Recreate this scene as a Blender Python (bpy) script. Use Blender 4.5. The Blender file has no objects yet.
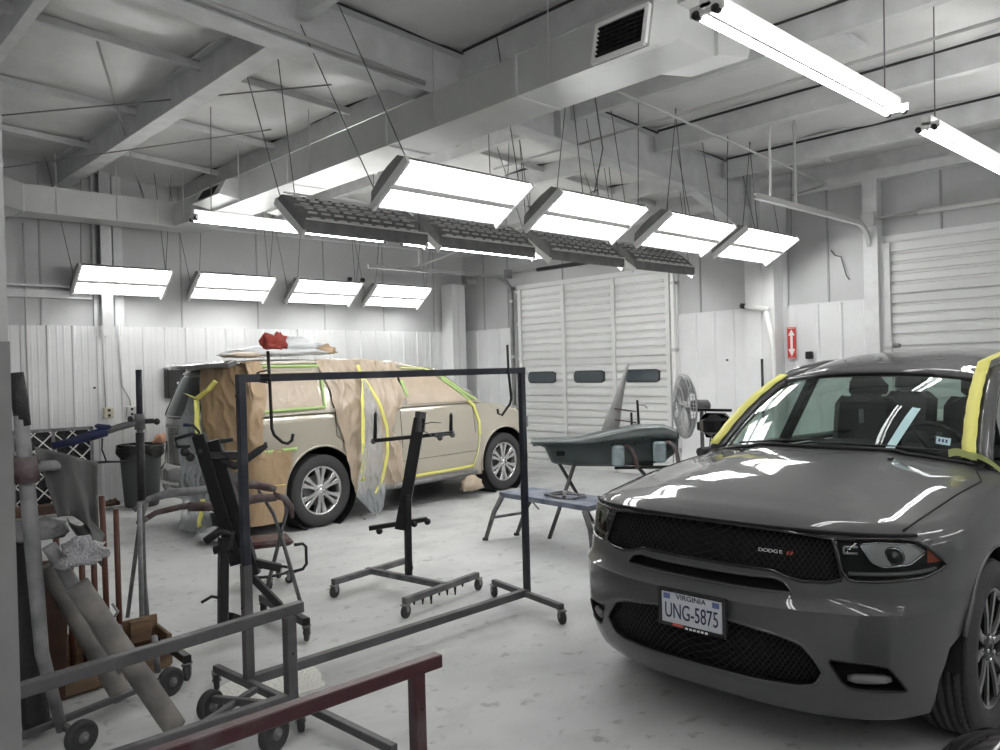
import bpy, bmesh, math, random
from mathutils import Vector, Matrix, Euler, noise
random.seed(7)
COL = bpy.context.scene.collection
PI = math.pi
def V(*a): return Vector(a[0]) if len(a) == 1 else Vector(a)
def lerp(a, b, t): return a + (b - a) * t
def interp(x, pts):
    if x <= pts[0][0]: return pts[0][1]
    for (a, va), (b, vb) in zip(pts, pts[1:]):
        if x <= b: return va + (vb - va) * (x - a) / (b - a)
    return pts[-1][1]
def smooth(x, a, b):
    t = max(0.0, min(1.0, (x - a) / (b - a))); return t * t * (3 - 2 * t)
# ------------------------------------------------------------------ materials
def mat(name, col, rough=.5, metal=0.0, bump=0.0, bscale=30.0, var=0.0, vscale=4.0, coat=0.0, spec=.5, col2=None, stretch=None, detail=4, emis=None, estr=0.0, vlo=.35, vhi=.7):
    m = bpy.data.materials.new(name); m.use_nodes = True
    nt = m.node_tree; N = nt.nodes; Lk = nt.links; b = N['Principled BSDF']
    b.inputs['Base Color'].default_value = (*col, 1); b.inputs['Roughness'].default_value = rough
    b.inputs['Metallic'].default_value = metal; b.inputs['Specular IOR Level'].default_value = spec
    b.inputs['Coat Weight'].default_value = coat; b.inputs['Coat Roughness'].default_value = .03
    if emis: b.inputs['Emission Color'].default_value = (*emis, 1); b.inputs['Emission Strength'].default_value = estr
    if bump or var or col2:
        tc = N.new('ShaderNodeTexCoord'); mp = N.new('ShaderNodeMapping'); Lk.new(tc.outputs['Object'], mp.inputs[0])
        if stretch: mp.inputs['Scale'].default_value = stretch
    if var or col2:
        nz = N.new('ShaderNodeTexNoise'); nz.inputs['Scale'].default_value = vscale; nz.inputs['Detail'].default_value = detail
        Lk.new(mp.outputs[0], nz.inputs[0])
        rp = N.new('ShaderNodeValToRGB'); rp.color_ramp.elements[0].position = vlo; rp.color_ramp.elements[1].position = vhi
        c2 = col2 if col2 else tuple(c * (1 - var) for c in col)
        rp.color_ramp.elements[0].color = (*c2, 1); rp.color_ramp.elements[1].color = (*col, 1)
        Lk.new(nz.outputs['Fac'], rp.inputs[0]); Lk.new(rp.outputs[0], b.inputs['Base Color'])
    if bump:
        nb = N.new('ShaderNodeTexNoise'); nb.inputs['Scale'].default_value = bscale; nb.inputs['Detail'].default_value = 3
        Lk.new(mp.outputs[0], nb.inputs[0])
        bp = N.new('ShaderNodeBump'); bp.inputs['Strength'].default_value = bump; bp.inputs['Distance'].default_value = .02
        Lk.new(nb.outputs['Fac'], bp.inputs['Height']); Lk.new(bp.outputs[0], b.inputs['Normal'])
    return m
def glassmat(name, tint, gloss=(.9, .95, .95), ior=1.45, rough=.01):
    m = bpy.data.materials.new(name); m.use_nodes = True
    nt = m.node_tree; N = nt.nodes; Lk = nt.links; N.remove(N['Principled BSDF'])
    tr = N.new('ShaderNodeBsdfTransparent'); tr.inputs[0].default_value = (*tint, 1)
    gl = N.new('ShaderNodeBsdfGlossy'); gl.inputs[0].default_value = (*gloss, 1); gl.inputs['Roughness'].default_value = rough
    fr = N.new('ShaderNodeFresnel'); fr.inputs[0].default_value = ior
    mx = N.new('ShaderNodeMixShader'); Lk.new(fr.outputs[0], mx.inputs[0]); Lk.new(tr.outputs[0], mx.inputs[1]); Lk.new(gl.outputs[0], mx.inputs[2])
    Lk.new(mx.outputs[0], N['Material Output'].inputs[0]); return m
def sheetmat(name, col, alpha, rough=.2):
    m = mat(name, col, rough, bump=.5, bscale=14); b = m.node_tree.nodes['Principled BSDF']; b.inputs['Alpha'].default_value = alpha
    return m
M = {}
M['vinyl'] = mat('vinyl_wall', (.56, .57, .57), .5, bump=.15, bscale=3, var=.14, vscale=1.2)
M['panel'] = mat('white_metal_panel', (.74, .75, .75), .4, var=.08, vscale=2.5, bump=.05, bscale=6)
M['seam'] = mat('seam_grey', (.36, .36, .37), .6)
M['insul'] = mat('ceiling_insulation', (.83, .825, .81), .33, bump=.35, bscale=5, var=.16, vscale=1.5)
M['steelp'] = mat('grey_painted_steel', (.76, .77, .77), .5, var=.16, vscale=5, bump=.05)
M['steeld'] = mat('dull_grey_steel', (.26, .26, .26), .5, var=.3, vscale=6)
M['duct'] = mat('galvanised_duct', (.62, .63, .62), .33, metal=.35, var=.1, vscale=3)
M['wire'] = mat('wire_grey', (.12, .12, .12), .6)
M['cond'] = mat('conduit_grey', (.5, .5, .49), .5)
M['white'] = mat('white_enamel', (.8, .8, .79), .35)
M['reflector'] = mat('reflector_white', (.85, .86, .86), .3)
M['louver'] = mat('louvered_housing', (.27, .27, .27), .5, var=.3, vscale=9)
M['louvedge'] = mat('louver_lip', (.8, .8, .79), .5)
M['black'] = mat('black_steel', (.012, .012, .014), .4, bump=.1, bscale=60, var=.3, vscale=20)
M['blacktape'] = mat('black_tape_wrap', (.02, .02, .022), .55, bump=.6, bscale=30)
M['navy'] = mat('dark_slate_enamel', (.018, .021, .032), .38, bump=.1, bscale=30, col2=(.05, .055, .065), vscale=5, vlo=.3, vhi=.5)
M['bluetape'] = mat('blue_masking_tape', (.014, .022, .10), .55, bump=.5, bscale=40, col2=(.008, .01, .03), vscale=14)
M['rubber'] = mat('black_rubber', (.045, .045, .046), .75, bump=.2, bscale=60)
M['dustgrey'] = mat('dusty_grey_steel', (.19, .19, .19), .55, bump=.3, bscale=40, col2=(.08, .08, .085), vscale=9)
M['railgrey'] = mat('grey_rail_steel', (.11, .105, .11), .42, bump=.15, bscale=50, var=.3, vscale=8)
M['maroon'] = mat('maroon_painted_steel', (.055, .012, .018), .35, bump=.1, bscale=50, col2=(.10, .075, .08), vscale=4, vlo=.3, vhi=.5)
M['maroonpad'] = mat('maroon_foam_pad', (.07, .025, .028), .8, bump=.5, bscale=25, col2=(.16, .14, .14), vscale=9)
M['foam'] = mat('grey_foam_wrap', (.16, .16, .17), .8, bump=.6, bscale=22, col2=(.3, .3, .31), vscale=12)
M['cloth'] = mat('grey_rag_cloth', (.13, .135, .13), .9, bump=.4, bscale=18, var=.2, vscale=8)
M['cardboard'] = mat('grey_card_tube', (.30, .28, .26), .8, bump=.3, bscale=14, col2=(.13, .125, .12), vscale=5)
M['cardgrey'] = mat('taped_grey_tube', (.3, .3, .31), .55, bump=.5, bscale=18, col2=(.14, .14, .15), vscale=7)
M['wood'] = mat('raw_wood', (.25, .16, .09), .7, bump=.2, bscale=20, col2=(.13, .08, .05), vscale=4, stretch=(1, 1, 6))
M['wooddark'] = mat('dark_stained_wood', (.05, .022, .014), .6, bump=.2, col2=(.1, .05, .03), vscale=5)
M['redpole'] = mat('red_brown_pole', (.13, .045, .028), .5, bump=.1, var=.35, vscale=10)
M['paper'] = mat('brown_masking_paper', (.43, .30, .175), .36, bump=.5, bscale=9, var=.2, vscale=3)
M['paper2'] = mat('tan_masking_paper', (.53, .43, .325), .3, bump=.5, bscale=10, var=.2, vscale=4)
M['green'] = mat('green_masking_tape', (.42, .60, .22), .55)
M['yellow'] = mat('yellow_masking_tape', (.80, .76, .20), .5, bump=.2, bscale=30)
M['palegreen'] = mat('pale_green_tape', (.78, .85, .35), .5)
M['film'] = sheetmat('clear_plastic_film', (.62, .66, .7), .42)
M['filmsolid'] = sheetmat('crumpled_plastic_film', (.72, .74, .75), .7)
M['gold'] = mat('champagne_car_paint', (.53, .485, .40), .22, metal=.35, coat=1)
M['shadepaint'] = mat('shaded_tail_paint', (.20, .20, .195), .25, metal=.2, coat=1)  # dark grey tail of the gold car: its shade put into the colour
M['greypaint'] = mat('glossy_grey_car_paint', (.068, .069, .071), .5, metal=.0, coat=1, spec=.3)
M['carblack'] = mat('gloss_black_trim', (.006, .006, .007), .12, coat=.6)
M['plasticblack'] = mat('matte_black_plastic', (.01, .01, .011), .5)
M['void'] = mat('dark_cavity', (.004, .004, .004), .9)
M['gap'] = mat('panel_gap_black', (.003, .003, .003), .7)
M['glass'] = glassmat('tinted_windscreen', (.62, .72, .68))
M['glassdark'] = glassmat('dark_tinted_glass', (.16, .18, .18))
M['lens'] = glassmat('clear_lamp_lens', (.9, .92, .93))
M['chrome'] = mat('chrome', (.75, .75, .76), .12, metal=1)
M['alloy'] = mat('silver_alloy', (.56, .56, .56), .25, metal=.8)
M['alloyblack'] = mat('black_alloy', (.02, .02, .022), .2, metal=.3, coat=.8)
M['amber'] = mat('amber_reflector', (.5, .09, .03), .3)
M['lampgrey'] = mat('lamp_silver_bezel', (.5, .5, .5), .25, metal=.6)
M['seat'] = mat('charcoal_seat_fabric', (.03, .03, .032), .8)
M['dash'] = mat('dark_dashboard', (.02, .021, .022), .6)
M['bluestripe'] = mat('pale_blue_stripe', (.5, .72, .74), .5)  # slanted pale blue stripe on the windscreen
M['plate'] = mat('licence_plate_white', (.62, .64, .68), .4)
M['platetxt'] = mat('licence_plate_ink', (.015, .02, .07), .5)
M['red'] = mat('red_vinyl', (.58, .10, .075), .45, bump=.5, bscale=20)
M['signwhite'] = mat('sign_white', (.85, .85, .83), .5)
M['signred'] = mat('sign_red', (.55, .06, .05), .5)
M['bingrey'] = mat('grey_bin_plastic', (.09, .095, .10), .6, bump=.1)
M['binbag'] = mat('black_bin_bag', (.01, .01, .012), .25, bump=.7, bscale=25)
M['primer'] = mat('grey_green_primer_plastic', (.028, .038, .04), .3, bump=.15, bscale=6, col2=(.06, .075, .075), vscale=3, coat=.3)
M['padblue'] = mat('blue_grey_foam', (.33, .4, .42), .8, bump=.4, bscale=25, var=.3, vscale=14)
M['bluestep'] = mat('blue_grey_platform', (.07, .085, .14), .5, col2=(.22, .24, .28), vscale=6, bump=.2)
M['fancage'] = mat('grey_fan_cage', (.32, .33, .33), .5)
M['bubble'] = mat('silver_bubble_wrap', (.42, .42, .44), .3, bump=1.0, bscale=90, metal=.3)
M['doorwhite'] = mat('white_garage_door', (.68, .69, .68), .38, var=.06, vscale=3)
M['doorglass'] = mat('dark_door_glass', (.05, .065, .075), .12, coat=.4)
def em(name, col, s):
    m = bpy.data.materials.new(name); m.use_nodes = True
    b = m.node_tree.nodes['Principled BSDF']; b.inputs['Base Color'].default_value = (.8, .8, .8, 1)
    b.inputs['Emission Color'].default_value = (*col, 1); b.inputs['Emission Strength'].default_value = s; return m
TUBE_E = 15.0
M['tube'] = em('lit_fluorescent_tube', (1, .995, .985), TUBE_E)
# ------------------------------------------------------------------ mesh builder
class MB:
    def __init__(s): s.v = []; s.f = []; s.mi = []; s.sm = []
    def add(s, vs, fs, mi=0, sm=False):
        o = len(s.v); s.v += [Vector(v) for v in vs]
        for f in fs: s.f.append([i + o for i in f]); s.mi.append(mi); s.sm.append(sm)
        return s
    def box(s, lo, hi, mi=0):
        x0, y0, z0 = lo; x1, y1, z1 = hi
        return s.add([(x0,y0,z0),(x1,y0,z0),(x1,y1,z0),(x0,y1,z0),(x0,y0,z1),(x1,y0,z1),(x1,y1,z1),(x0,y1,z1)],
            [(0,3,2,1),(4,5,6,7),(0,1,5,4),(1,2,6,5),(2,3,7,6),(3,0,4,7)], mi)
    def bbox(s, c, sz, rot=None, mi=0, bev=.0):
        """box of size sz centred on c with chamfered vertical and horizontal edges, turned by Euler rot"""
        R = Euler(rot).to_matrix() if rot else Matrix.Identity(3); c = Vector(c)
        hx, hy, hz = [k / 2 for k in sz]; b = min(bev, hx * .9, hy * .9, hz * .9)
        if b <= 0:
            vs = [c + R @ Vector((sx*hx, sy*hy, sz_*hz)) for sz_ in (-1, 1) for sx, sy in ((-1,-1),(1,-1),(1,1),(-1,1))]
            return s.add(vs, [(0,3,2,1),(4,5,6,7),(0,1,5,4),(1,2,6,5),(2,3,7,6),(3,0,4,7)], mi)
        rings = []
        for z, i in ((-hz, b), (-hz + b, 0), (hz - b, 0), (hz, b)):
            X, Y = hx - i, hy - i
            rings.append([c + R @ Vector(p) for p in ((-X+b,-Y,z),(X-b,-Y,z),(X,-Y+b,z),(X,Y-b,z),(X-b,Y,z),(-X+b,Y,z),(-X,Y-b,z),(-X,-Y+b,z))])
        return s.loft(rings, mi, caps=True, sm=False)
    def loft(s, rings, mi=0, caps=False, sm=True, closed=True):
        n = len(rings[0]); vs = [p for r in rings for p in r]; fs = []
        for k in range(len(rings) - 1):
            for i in range(n if closed else n - 1):
                j = (i + 1) % n; fs.append((k*n+i, k*n+j, (k+1)*n+j, (k+1)*n+i))
        s.add(vs, fs, mi, sm)
        if caps: s.add(rings[0], [tuple(reversed(range(n)))], mi); s.add(rings[-1], [tuple(range(n))], mi)
        return s
    def grid(s, fn, nu, nv, mi=0, sm=True):
        vs = [Vector(fn(i / nu, j / nv)) for j in range(nv + 1) for i in range(nu + 1)]
        w = nu + 1
        return s.add(vs, [(j*w+i, j*w+i+1, (j+1)*w+i+1, (j+1)*w+i) for j in range(nv) for i in range(nu)], mi, sm)
    def slab(s, fn, nrm, t, nu, nv, mi=0):
        """a grid with real thickness t along nrm(u, v)"""
        w = nu + 1; A = [Vector(fn(i/nu, j/nv)) for j in range(nv+1) for i in range(nu+1)]
        B = [a - Vector(nrm) * t for a in A]; o = len(A)
        fs = [(j*w+i, j*w+i+1, (j+1)*w+i+1, (j+1)*w+i) for j in range(nv) for i in range(nu)]
        fs += [tuple(o + k for k in reversed(f)) for f in fs]
        per = [i for i in range(w)] + [j*w+nu for j in range(1, nv+1)] + [nv*w+i for i in range(nu-1, -1, -1)] + [j*w for j in range(nv-1, 0, -1)]
        for a, b in zip(per, per[1:] + per[:1]): fs.append((b, a, o + a, o + b))
        return s.add(A + B, fs, mi, True)
    def tube(s, path, r, n=8, mi=0, caps=True, sm=True, up=None, rs=None):
        path = [Vector(p) for p in path]; rings = []; prev = None
        for i, p in enumerate(path):
            d = (path[min(i+1, len(path)-1)] - path[max(i-1, 0)]).normalized()
            u = Vector(up) if up else (prev if prev else (Vector((0,0,1)) if abs(d.z) < .9 else Vector((1,0,0))))
            a = d.cross(u)
            if a.length < 1e-5: a = d.cross(Vector((.3, .7, .1)))
            a.normalize(); b = a.cross(d).normalized(); prev = b
            R = rs[i] if rs else r
            rings.append([p + a * math.cos(2*PI*k/n) * R + b * math.sin(2*PI*k/n) * R for k in range(n)])
        return s.loft(rings, mi, caps, sm)
    def bar(s, p0, p1, w, h=None, mi=0, up=(0, 0, 1), bev=.004):
        """square tube from p0 to p1, w wide (sideways), h tall (along up)"""
        h = h or w; p0, p1 = Vector(p0), Vector(p1); d = (p1 - p0).normalized(); u = Vector(up)
        if abs(d.dot(u)) > .98: u = Vector((0, 1, 0)) if abs(d.y) < .9 else Vector((1, 0, 0))
        a = d.cross(u).normalized(); b = a.cross(d).normalized(); rings = []
        x, y = w / 2, h / 2; e = min(bev, x * .6, y * .6)
        sec = [(-x+e,-y),(x-e,-y),(x,-y+e),(x,y-e),(x-e,y),(-x+e,y),(-x,y-e),(-x,-y+e)]
        for p in (p0, p1): rings.append([p + a * q[0] + b * q[1] for q in sec])
        return s.loft(rings, mi, True, False)
    def lathe(s, prof, c, axis=(0, 0, 1), n=24, mi=0, sm=True, closed=False):
        ax = Vector(axis).normalized(); t = Vector((1,0,0)) if abs(ax.x) < .9 else Vector((0,1,0))
        a = ax.cross(t).normalized(); b = ax.cross(a); c = Vector(c); rings = []
        pr = prof + [prof[0]] if closed else prof
        for r, h in pr: rings.append([c + ax * h + (a * math.cos(2*PI*k/n) + b * math.sin(2*PI*k/n)) * r for k in range(n)])
        return s.loft(rings, mi, False, sm)
    def disc(s, c, r, h, axis=(0, 0, 1), n=20, mi=0, sm=True):
        return s.lathe([(.0001, -h/2), (r, -h/2), (r, h/2), (.0001, h/2)], c, axis, n, mi, sm)
    def ball(s, c, r, n=12, mi=0, sc=(1, 1, 1)):
        c = Vector(c); rings = []
        for j in range(n // 2 + 1):
            p = PI * j / (n // 2); rr = max(math.sin(p), .001)
            rings.append([c + Vector((math.cos(2*PI*k/n)*rr*r*sc[0], math.sin(2*PI*k/n)*rr*r*sc[1], -math.cos(p)*r*sc[2])) for k in range(n)])
        return s.loft(rings, mi, False, True)
    def prism(s, poly, lo, hi, axis='y', mi=0):
        def P(a, b, t): return {'y': (a, t, b), 'x': (t, a, b), 'z': (a, b, t)}[axis]
        n = len(poly); vs = [P(a, b, lo) for a, b in poly] + [P(a, b, hi) for a, b in poly]
        fs = [tuple(range(n)), tuple(reversed(range(n, 2*n)))] + [(i, i + n, (i+1) % n + n, (i+1) % n) for i in range(n)]
        return s.add(vs, fs, mi)
    def xform(s, mtx):
        s.v = [mtx @ v for v in s.v]; return s
    def build(s, name, mats, parent=None, world=False, autosmooth=True, fix=True):
        mats = mats if isinstance(mats, (list, tuple)) else [mats]
        loc = Vector((0, 0, 0)); vs = s.v
        if parent is not None and world:
            inv = parent_matrix(parent).inverted(); vs = [inv @ v for v in vs]
        if parent is None:
            lo = [min(v[i] for v in vs) for i in range(3)]; hi = [max(v[i] for v in vs) for i in range(3)]
            loc = Vector(((lo[0]+hi[0])/2, (lo[1]+hi[1])/2, lo[2])); vs = [v - loc for v in vs]
        me = bpy.data.meshes.new(name); me.from_pydata([tuple(v) for v in vs], [], s.f)
        for m in mats: me.materials.append(m)
        me.polygons.foreach_set('material_index', s.mi); me.polygons.foreach_set('use_smooth', s.sm)
        if fix:
            bm = bmesh.new(); bm.from_mesh(me); bmesh.ops.remove_doubles(bm, verts=bm.verts, dist=1e-6)
            bmesh.ops.recalc_face_normals(bm, faces=bm.faces); bm.to_mesh(me); bm.free()
        me.update()
        o = bpy.data.objects.new(name, me); COL.objects.link(o); o.location = loc
        if parent is not None: o.parent = parent
        return o
def parent_matrix(o):
    m = Matrix.Translation(o.location) @ o.rotation_euler.to_matrix().to_4x4()
    return parent_matrix(o.parent) @ m if o.parent else m
def tag(o, label=None, cat=None, group=None, kind=None):
    if label: o['label'] = label
    if cat: o['category'] = cat
    if group: o['group'] = group
    if kind: o['kind'] = kind
    return o
def thing(name, loc, label, cat, rz=0.0, group=None):
    o = bpy.data.objects.new(name, None); COL.objects.link(o); o.empty_display_size = .1
    o.location = loc; o.rotation_euler = (0, 0, rz); return tag(o, label, cat, group)
def struct(o): o['kind'] = 'structure'; return o
def copy_tree(o, parent=None):
    c = o.copy(); COL.objects.link(c)
    if parent: c.parent = parent
    for ch in list(o.children): copy_tree(ch, c)
    return c
def text(body, size, mtx, name, m, parent, ext=.001, align='CENTER', sx=1.0):
    """lettering turned into a mesh; mtx places it (local x right, y up)"""
    cu = bpy.data.curves.new(name, 'FONT'); cu.body = body; cu.size = size; cu.extrude = ext; cu.align_x = align; cu.align_y = 'CENTER'
    t = bpy.data.objects.new(name, cu); COL.objects.link(t); bpy.context.view_layer.update()
    me = bpy.data.meshes.new_from_object(t.evaluated_get(bpy.context.evaluated_depsgraph_get()))
    bpy.data.objects.remove(t); bpy.data.curves.remove(cu)
    for v in me.vertices: v.co.x *= sx
    me.transform(mtx); me.materials.clear(); me.materials.append(m)
    o = bpy.data.objects.new(name, me); COL.objects.link(o); o.parent = parent; return o
def boolean(o, cutters):
    """cut closed meshes out of o; the cutters are removed again"""
    for c in cutters:
        c.parent = o.parent
        md = o.modifiers.new('cut', 'BOOLEAN'); md.object = c; md.operation = 'DIFFERENCE'; md.solver = 'EXACT'
        try: md.material_mode = 'TRANSFER'
        except Exception: pass
    bpy.context.view_layer.update()
    me = bpy.data.meshes.new_from_object(o.evaluated_get(bpy.context.evaluated_depsgraph_get()))
    o.modifiers.clear(); o.data = me
    me.set_sharp_from_angle(angle=math.radians(32))
    for c in cutters: bpy.data.objects.remove(c)
    return o
# ================================================================== camera
cam = bpy.data.cameras.new('camera'); co = bpy.data.objects.new('camera', cam); COL.objects.link(co)
bpy.context.scene.camera = co
cam.sensor_width = 36; cam.lens = 795.896 / 1000 * 36; cam.clip_start = .05; cam.clip_end = 200
yaw, pitch, roll = .758520, -.0067927, -.0266036
Fw = Vector((math.cos(pitch)*math.sin(yaw), math.cos(pitch)*math.cos(yaw), math.sin(pitch)))
Rt = Fw.cross(Vector((0, 0, 1))).normalized(); Up = Rt.cross(Fw)
R2 = Rt*math.cos(roll) + Up*math.sin(roll); U2 = -Rt*math.sin(roll) + Up*math.cos(roll)
mm = Matrix((R2, U2, -Fw)).transposed().to_4x4(); mm.translation = Vector((-10.1927, -11.7327, 1.7)); co.matrix_world = mm
sc = bpy.context.scene
sc.view_settings.view_transform = 'Standard'; sc.view_settings.look = 'None'; sc.view_settings.gamma = 1; sc.view_settings.exposure = 0.0
sc.view_settings.use_curve_mapping = False
w = bpy.data.worlds.new('world'); sc.world = w; w.use_nodes = True
w.node_tree.nodes['Background'].inputs[0].default_value = (.93, .96, 1, 1); w.node_tree.nodes['Background'].inputs[1].default_value = .45
# ================================================================== setting
def roof(x): return 4.25 - .055 * x
# floor: painted concrete, scuffed
fm = bpy.data.materials.new('scuffed_concrete'); fm.use_nodes = True
nt = fm.node_tree; N = nt.nodes; Lk = nt.links; b = N['Principled BSDF']
tc = N.new('ShaderNodeTexCoord'); mp = N.new('ShaderNodeMapping'); Lk.new(tc.outputs['Object'], mp.inputs[0])
def nz(scale, detail, lo, hi, c0, c1, dist=0.0, src=None):
    n = N.new('ShaderNodeTexNoise'); n.inputs['Scale'].default_value = scale; n.inputs['Detail'].default_value = detail
    n.inputs['Distortion'].default_value = dist; Lk.new((src or mp).outputs[0], n.inputs[0])
    r = N.new('ShaderNodeValToRGB'); r.color_ramp.elements[0].position = lo; r.color_ramp.elements[1].position = hi
    r.color_ramp.elements[0].color = (*c0, 1); r.color_ramp.elements[1].color = (*c1, 1); Lk.new(n.outputs['Fac'], r.inputs[0]); return r
def mul(a, b_, fac=1.0):
    m = N.new('ShaderNodeMix'); m.data_type = 'RGBA'; m.blend_type = 'MULTIPLY'; m.inputs['Factor'].default_value = fac
    Lk.new(a.outputs[0] if a.bl_idname != 'ShaderNodeMix' else a.outputs[2], m.inputs[6]); Lk.new(b_.outputs[0] if b_.bl_idname != 'ShaderNodeMix' else b_.outputs[2], m.inputs[7]); return m
base = nz(.7, 6, .3, .7, (.50, .51, .51), (.60, .61, .60))
spots = nz(11, 7, .30, .40, (.68, .67, .66), (1, 1, 1), .3)
mp2 = N.new('ShaderNodeMapping'); mp2.inputs['Scale'].default_value = (1.6, 3.6, 1); mp2.inputs['Rotation'].default_value = (0, 0, .5); Lk.new(tc.outputs['Object'], mp2.inputs[0])
streak = nz(.9, 5, .34, .50, (.80, .80, .80), (1, 1, 1), .7, mp2)
patch = nz(1.4, 8, .36, .52, (.74, .75, .76), (1, 1, 1), .4)
o_ = mul(mul(mul(base, spots), streak, .55), patch, .5)
Lk.new(o_.outputs[2], b.inputs['Base Color']); b.inputs['Roughness'].default_value = .42; b.inputs['Specular IOR Level'].default_value = .35
rr = nz(3, 5, .3, .7, (.32, .32, .32), (.6, .6, .6)); Lk.new(rr.outputs[0], b.inputs['Roughness'])
struct(MB().box((-16, -19, -.1), (.2, .3, 0)).build('floor', fm))

# back wall (behind the champagne car): insulated vinyl above, ribbed white metal below
struct(MB().box((-16, 0, 0), (.2, .25, 5.3)).build('wall_back', M['vinyl']))
def ribbed(mb, a, b_, z0, z1, off, along, pitch=.305, minor=True):
    """ribbed metal sheet: raised hat ribs plus fine minor ribs, along x (wall_back) or y (wall_right)"""
    pts = []; n = int(round((b_ - a) / pitch))
    for i in range(n):
        p = a + i * pitch
        pts += [(p, 0), (p + .014, .014), (p + .040, .014), (p + .054, 0)]
        if minor:
            for q in (.12, .20): pts += [(p + q, 0), (p + q + .008, .0025), (p + q + .022, .0025), (p + q + .030, 0)]
    pts.append((b_, 0))
    P = (lambda q, d, z: (q, -off - d, z)) if along == 'x' else (lambda q, d, z: (-off - d, q, z))
    m = len(pts); vs = [P(q, d, z0) for q, d in pts] + [P(q, d, z1) for q, d in pts]
    vs += [P(pts[0][0], -off*.9, z1), P(pts[-1][0], -off*.9, z1)]
    mb.add(vs, [(i, i+1, m+i+1, m+i) for i in range(m-1)] + [tuple(range(2*m-1, m-1, -1)) + (2*m, 2*m+1)])
struct_ = lambda mb, n, m: struct(mb.build(n, m))
mb = MB(); ribbed(mb, -12.2, -.42, 0, 2.44, .05, 'x'); struct_(mb, 'wall_back_panel', M['panel'])
mb = MB()
for x in (-7.35, -6.62, -5.5, -4.3, -3.1, -1.9, -.75): mb.box((x-.012, -.008, 2.4), (x+.012, .01, 4.7))
for x in (-8.5, -10): mb.box((x-.012, -.008, 2.4), (x+.012, .01, 4.9))
struct_(mb, 'trim_1', M['seam'])
mb = MB()   # girts on the upper back wall
mb.box((-9, -.09, 2.80), (-6.75, -.01, 2.90)); mb.box((-9, -.13, 2.94), (-6.75, -.01, 2.97)); mb.box((-6.3, -.03, 3.94), (-.4, -.01, 3.965))
struct_(mb, 'trim_2', M['steelp'])
# right wall
struct(MB().box((0, -16, 0), (.25, .05, 4.32)).build('wall_right', M['vinyl']))
mb = MB(); ribbed(mb, -1.36, -.02, 0, 2.44, .05, 'y', .305, False); ribbed(mb, -7.70, -4.92, 0, 2.44, .05, 'y', .305, False)
struct_(mb, 'wall_right_panel', M['panel'])
mb = MB()
for y in (-.6, -1.25, -2.6, -5.3, -8.55, -7.2): mb.box((-.012, y-.012, 2.4), (.01, y+.012, 4.1))
struct_(mb, 'trim_3', M['seam'])
mb = MB(); mb.box((-.14, -16, 3.90), (-.0, .0, 3.93)); mb.box((-.14, -16, 3.93), (-.115, .0, 4.02)); mb.box((-.02, -11, 2.42), (-.01, 0, 2.46)); mb.box((-.03, -12, 3.93), (0, 0, 4.3))
struct_(mb, 'trim_4', M['steelp'])
# ceiling: sagging insulation bays, every ~1.47 m between purlins
PX = [-1.1, -2.57, -4.03, -5.5, -7.1, -8.6, -10.1, -11.6, -13.1]
def ceil_fn(u, v):
    x = lerp(-15, .2, u); y = lerp(-19, .3, v)
    k = min(abs(x - p) for p in PX + [.2, -14.6]); s1 = min(1, k / .3)
    z = roof(x) - .0 - .05 * s1 * (.6 + .4 * noise.noise((x * .8, y * .7, 0)))
    z += .03 * noise.noise((x * 1.3, y * 2.2, 3.0))
    if y > -6.3:
        q = abs(((y + 1.2) / 1.62) % 1 - .5) * 2; z -= .05 * (1 - q) ** .5
    return (x, y, z)
mb = MB(); mb.slab(ceil_fn, (0, 0, -1), .06, 150, 190); struct_(mb, 'ceiling', M['insul'])
def zbeam(mb, x, y0, y1, depth, fl, top=None):
    zt = roof(x) if top is None else top
    mb.box((x-.006, y0, zt-depth), (x+.006, y1, zt+.01)); mb.box((x-.006, y0, zt-depth-.012), (x+fl, y1, zt-depth)); mb.box((x-fl, y0, zt-.012), (x+.006, y1, zt))
    mb.box((x+fl-.008, y0, zt-depth), (x+fl, y1, zt-depth+.025))
i = 5
for x in PX[:6]:
    big = abs(x + 7.1) < .01
    mb = MB(); zbeam(mb, x, -14, -6.38, .24, .08); struct_(mb, 'trim_%d' % i, M['steelp']); i += 1
    mb = MB()
    if big:
        mb.box((x-.01, -6.2, roof(x)-.36), (x+.01, -.0, roof(x))); mb.box((x-.09, -6.2, roof(x)-.378), (x+.09, -.0, roof(x)-.36)); mb.box((x-.09, -6.2, roof(x)-.05), (x+.09, -.0, roof(x)-.035))
    else: zbeam(mb, x, -6.2, -.0, .24, .08)
    struct_(mb, 'trim_%d' % i, M['steelp']); i += 1
mb = MB()
for x in PX[:5]: mb.box((x-.016, -14, roof(x)-.035), (x-.007, -6.42, roof(x)+.005)); mb.box((x-.016, -6.18, roof(x)-.04), (x-.007, -.1, roof(x)+.005))
for y in (-6.42, -6.18): mb.bar((-14, y, roof(-14)-.045), (-.4, y, roof(-.4)-.045), .012, .02)
struct_(mb, 'trim_%d' % i, mat('insulation_seam_dark', (.05, .05, .05), .8)); i += 1
# short braces between purlins, and the cross purlins of the far bay
mb = MB()
for x0, x1, y in ((-4.0, -3.3, -9.0), (-2.55, -1.9, -8.7), (-4.0, -3.3, -11.2), (-2.5, -1.7, -10.1), (-1.1, -.4, -7.4)):
    mb.bar((x0, y, roof(x0)-.15), (x1, y, roof(x1)-.10), .09, .05)
for y in (-1.35, -2.95, -4.6):
    mb.bar((-12, y, roof(-12)-.10), (-.1, y, roof(-.1)-.10), .05, .07)
struct_(mb, 'trim_%d' % i, M['steelp']); i += 1
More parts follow.
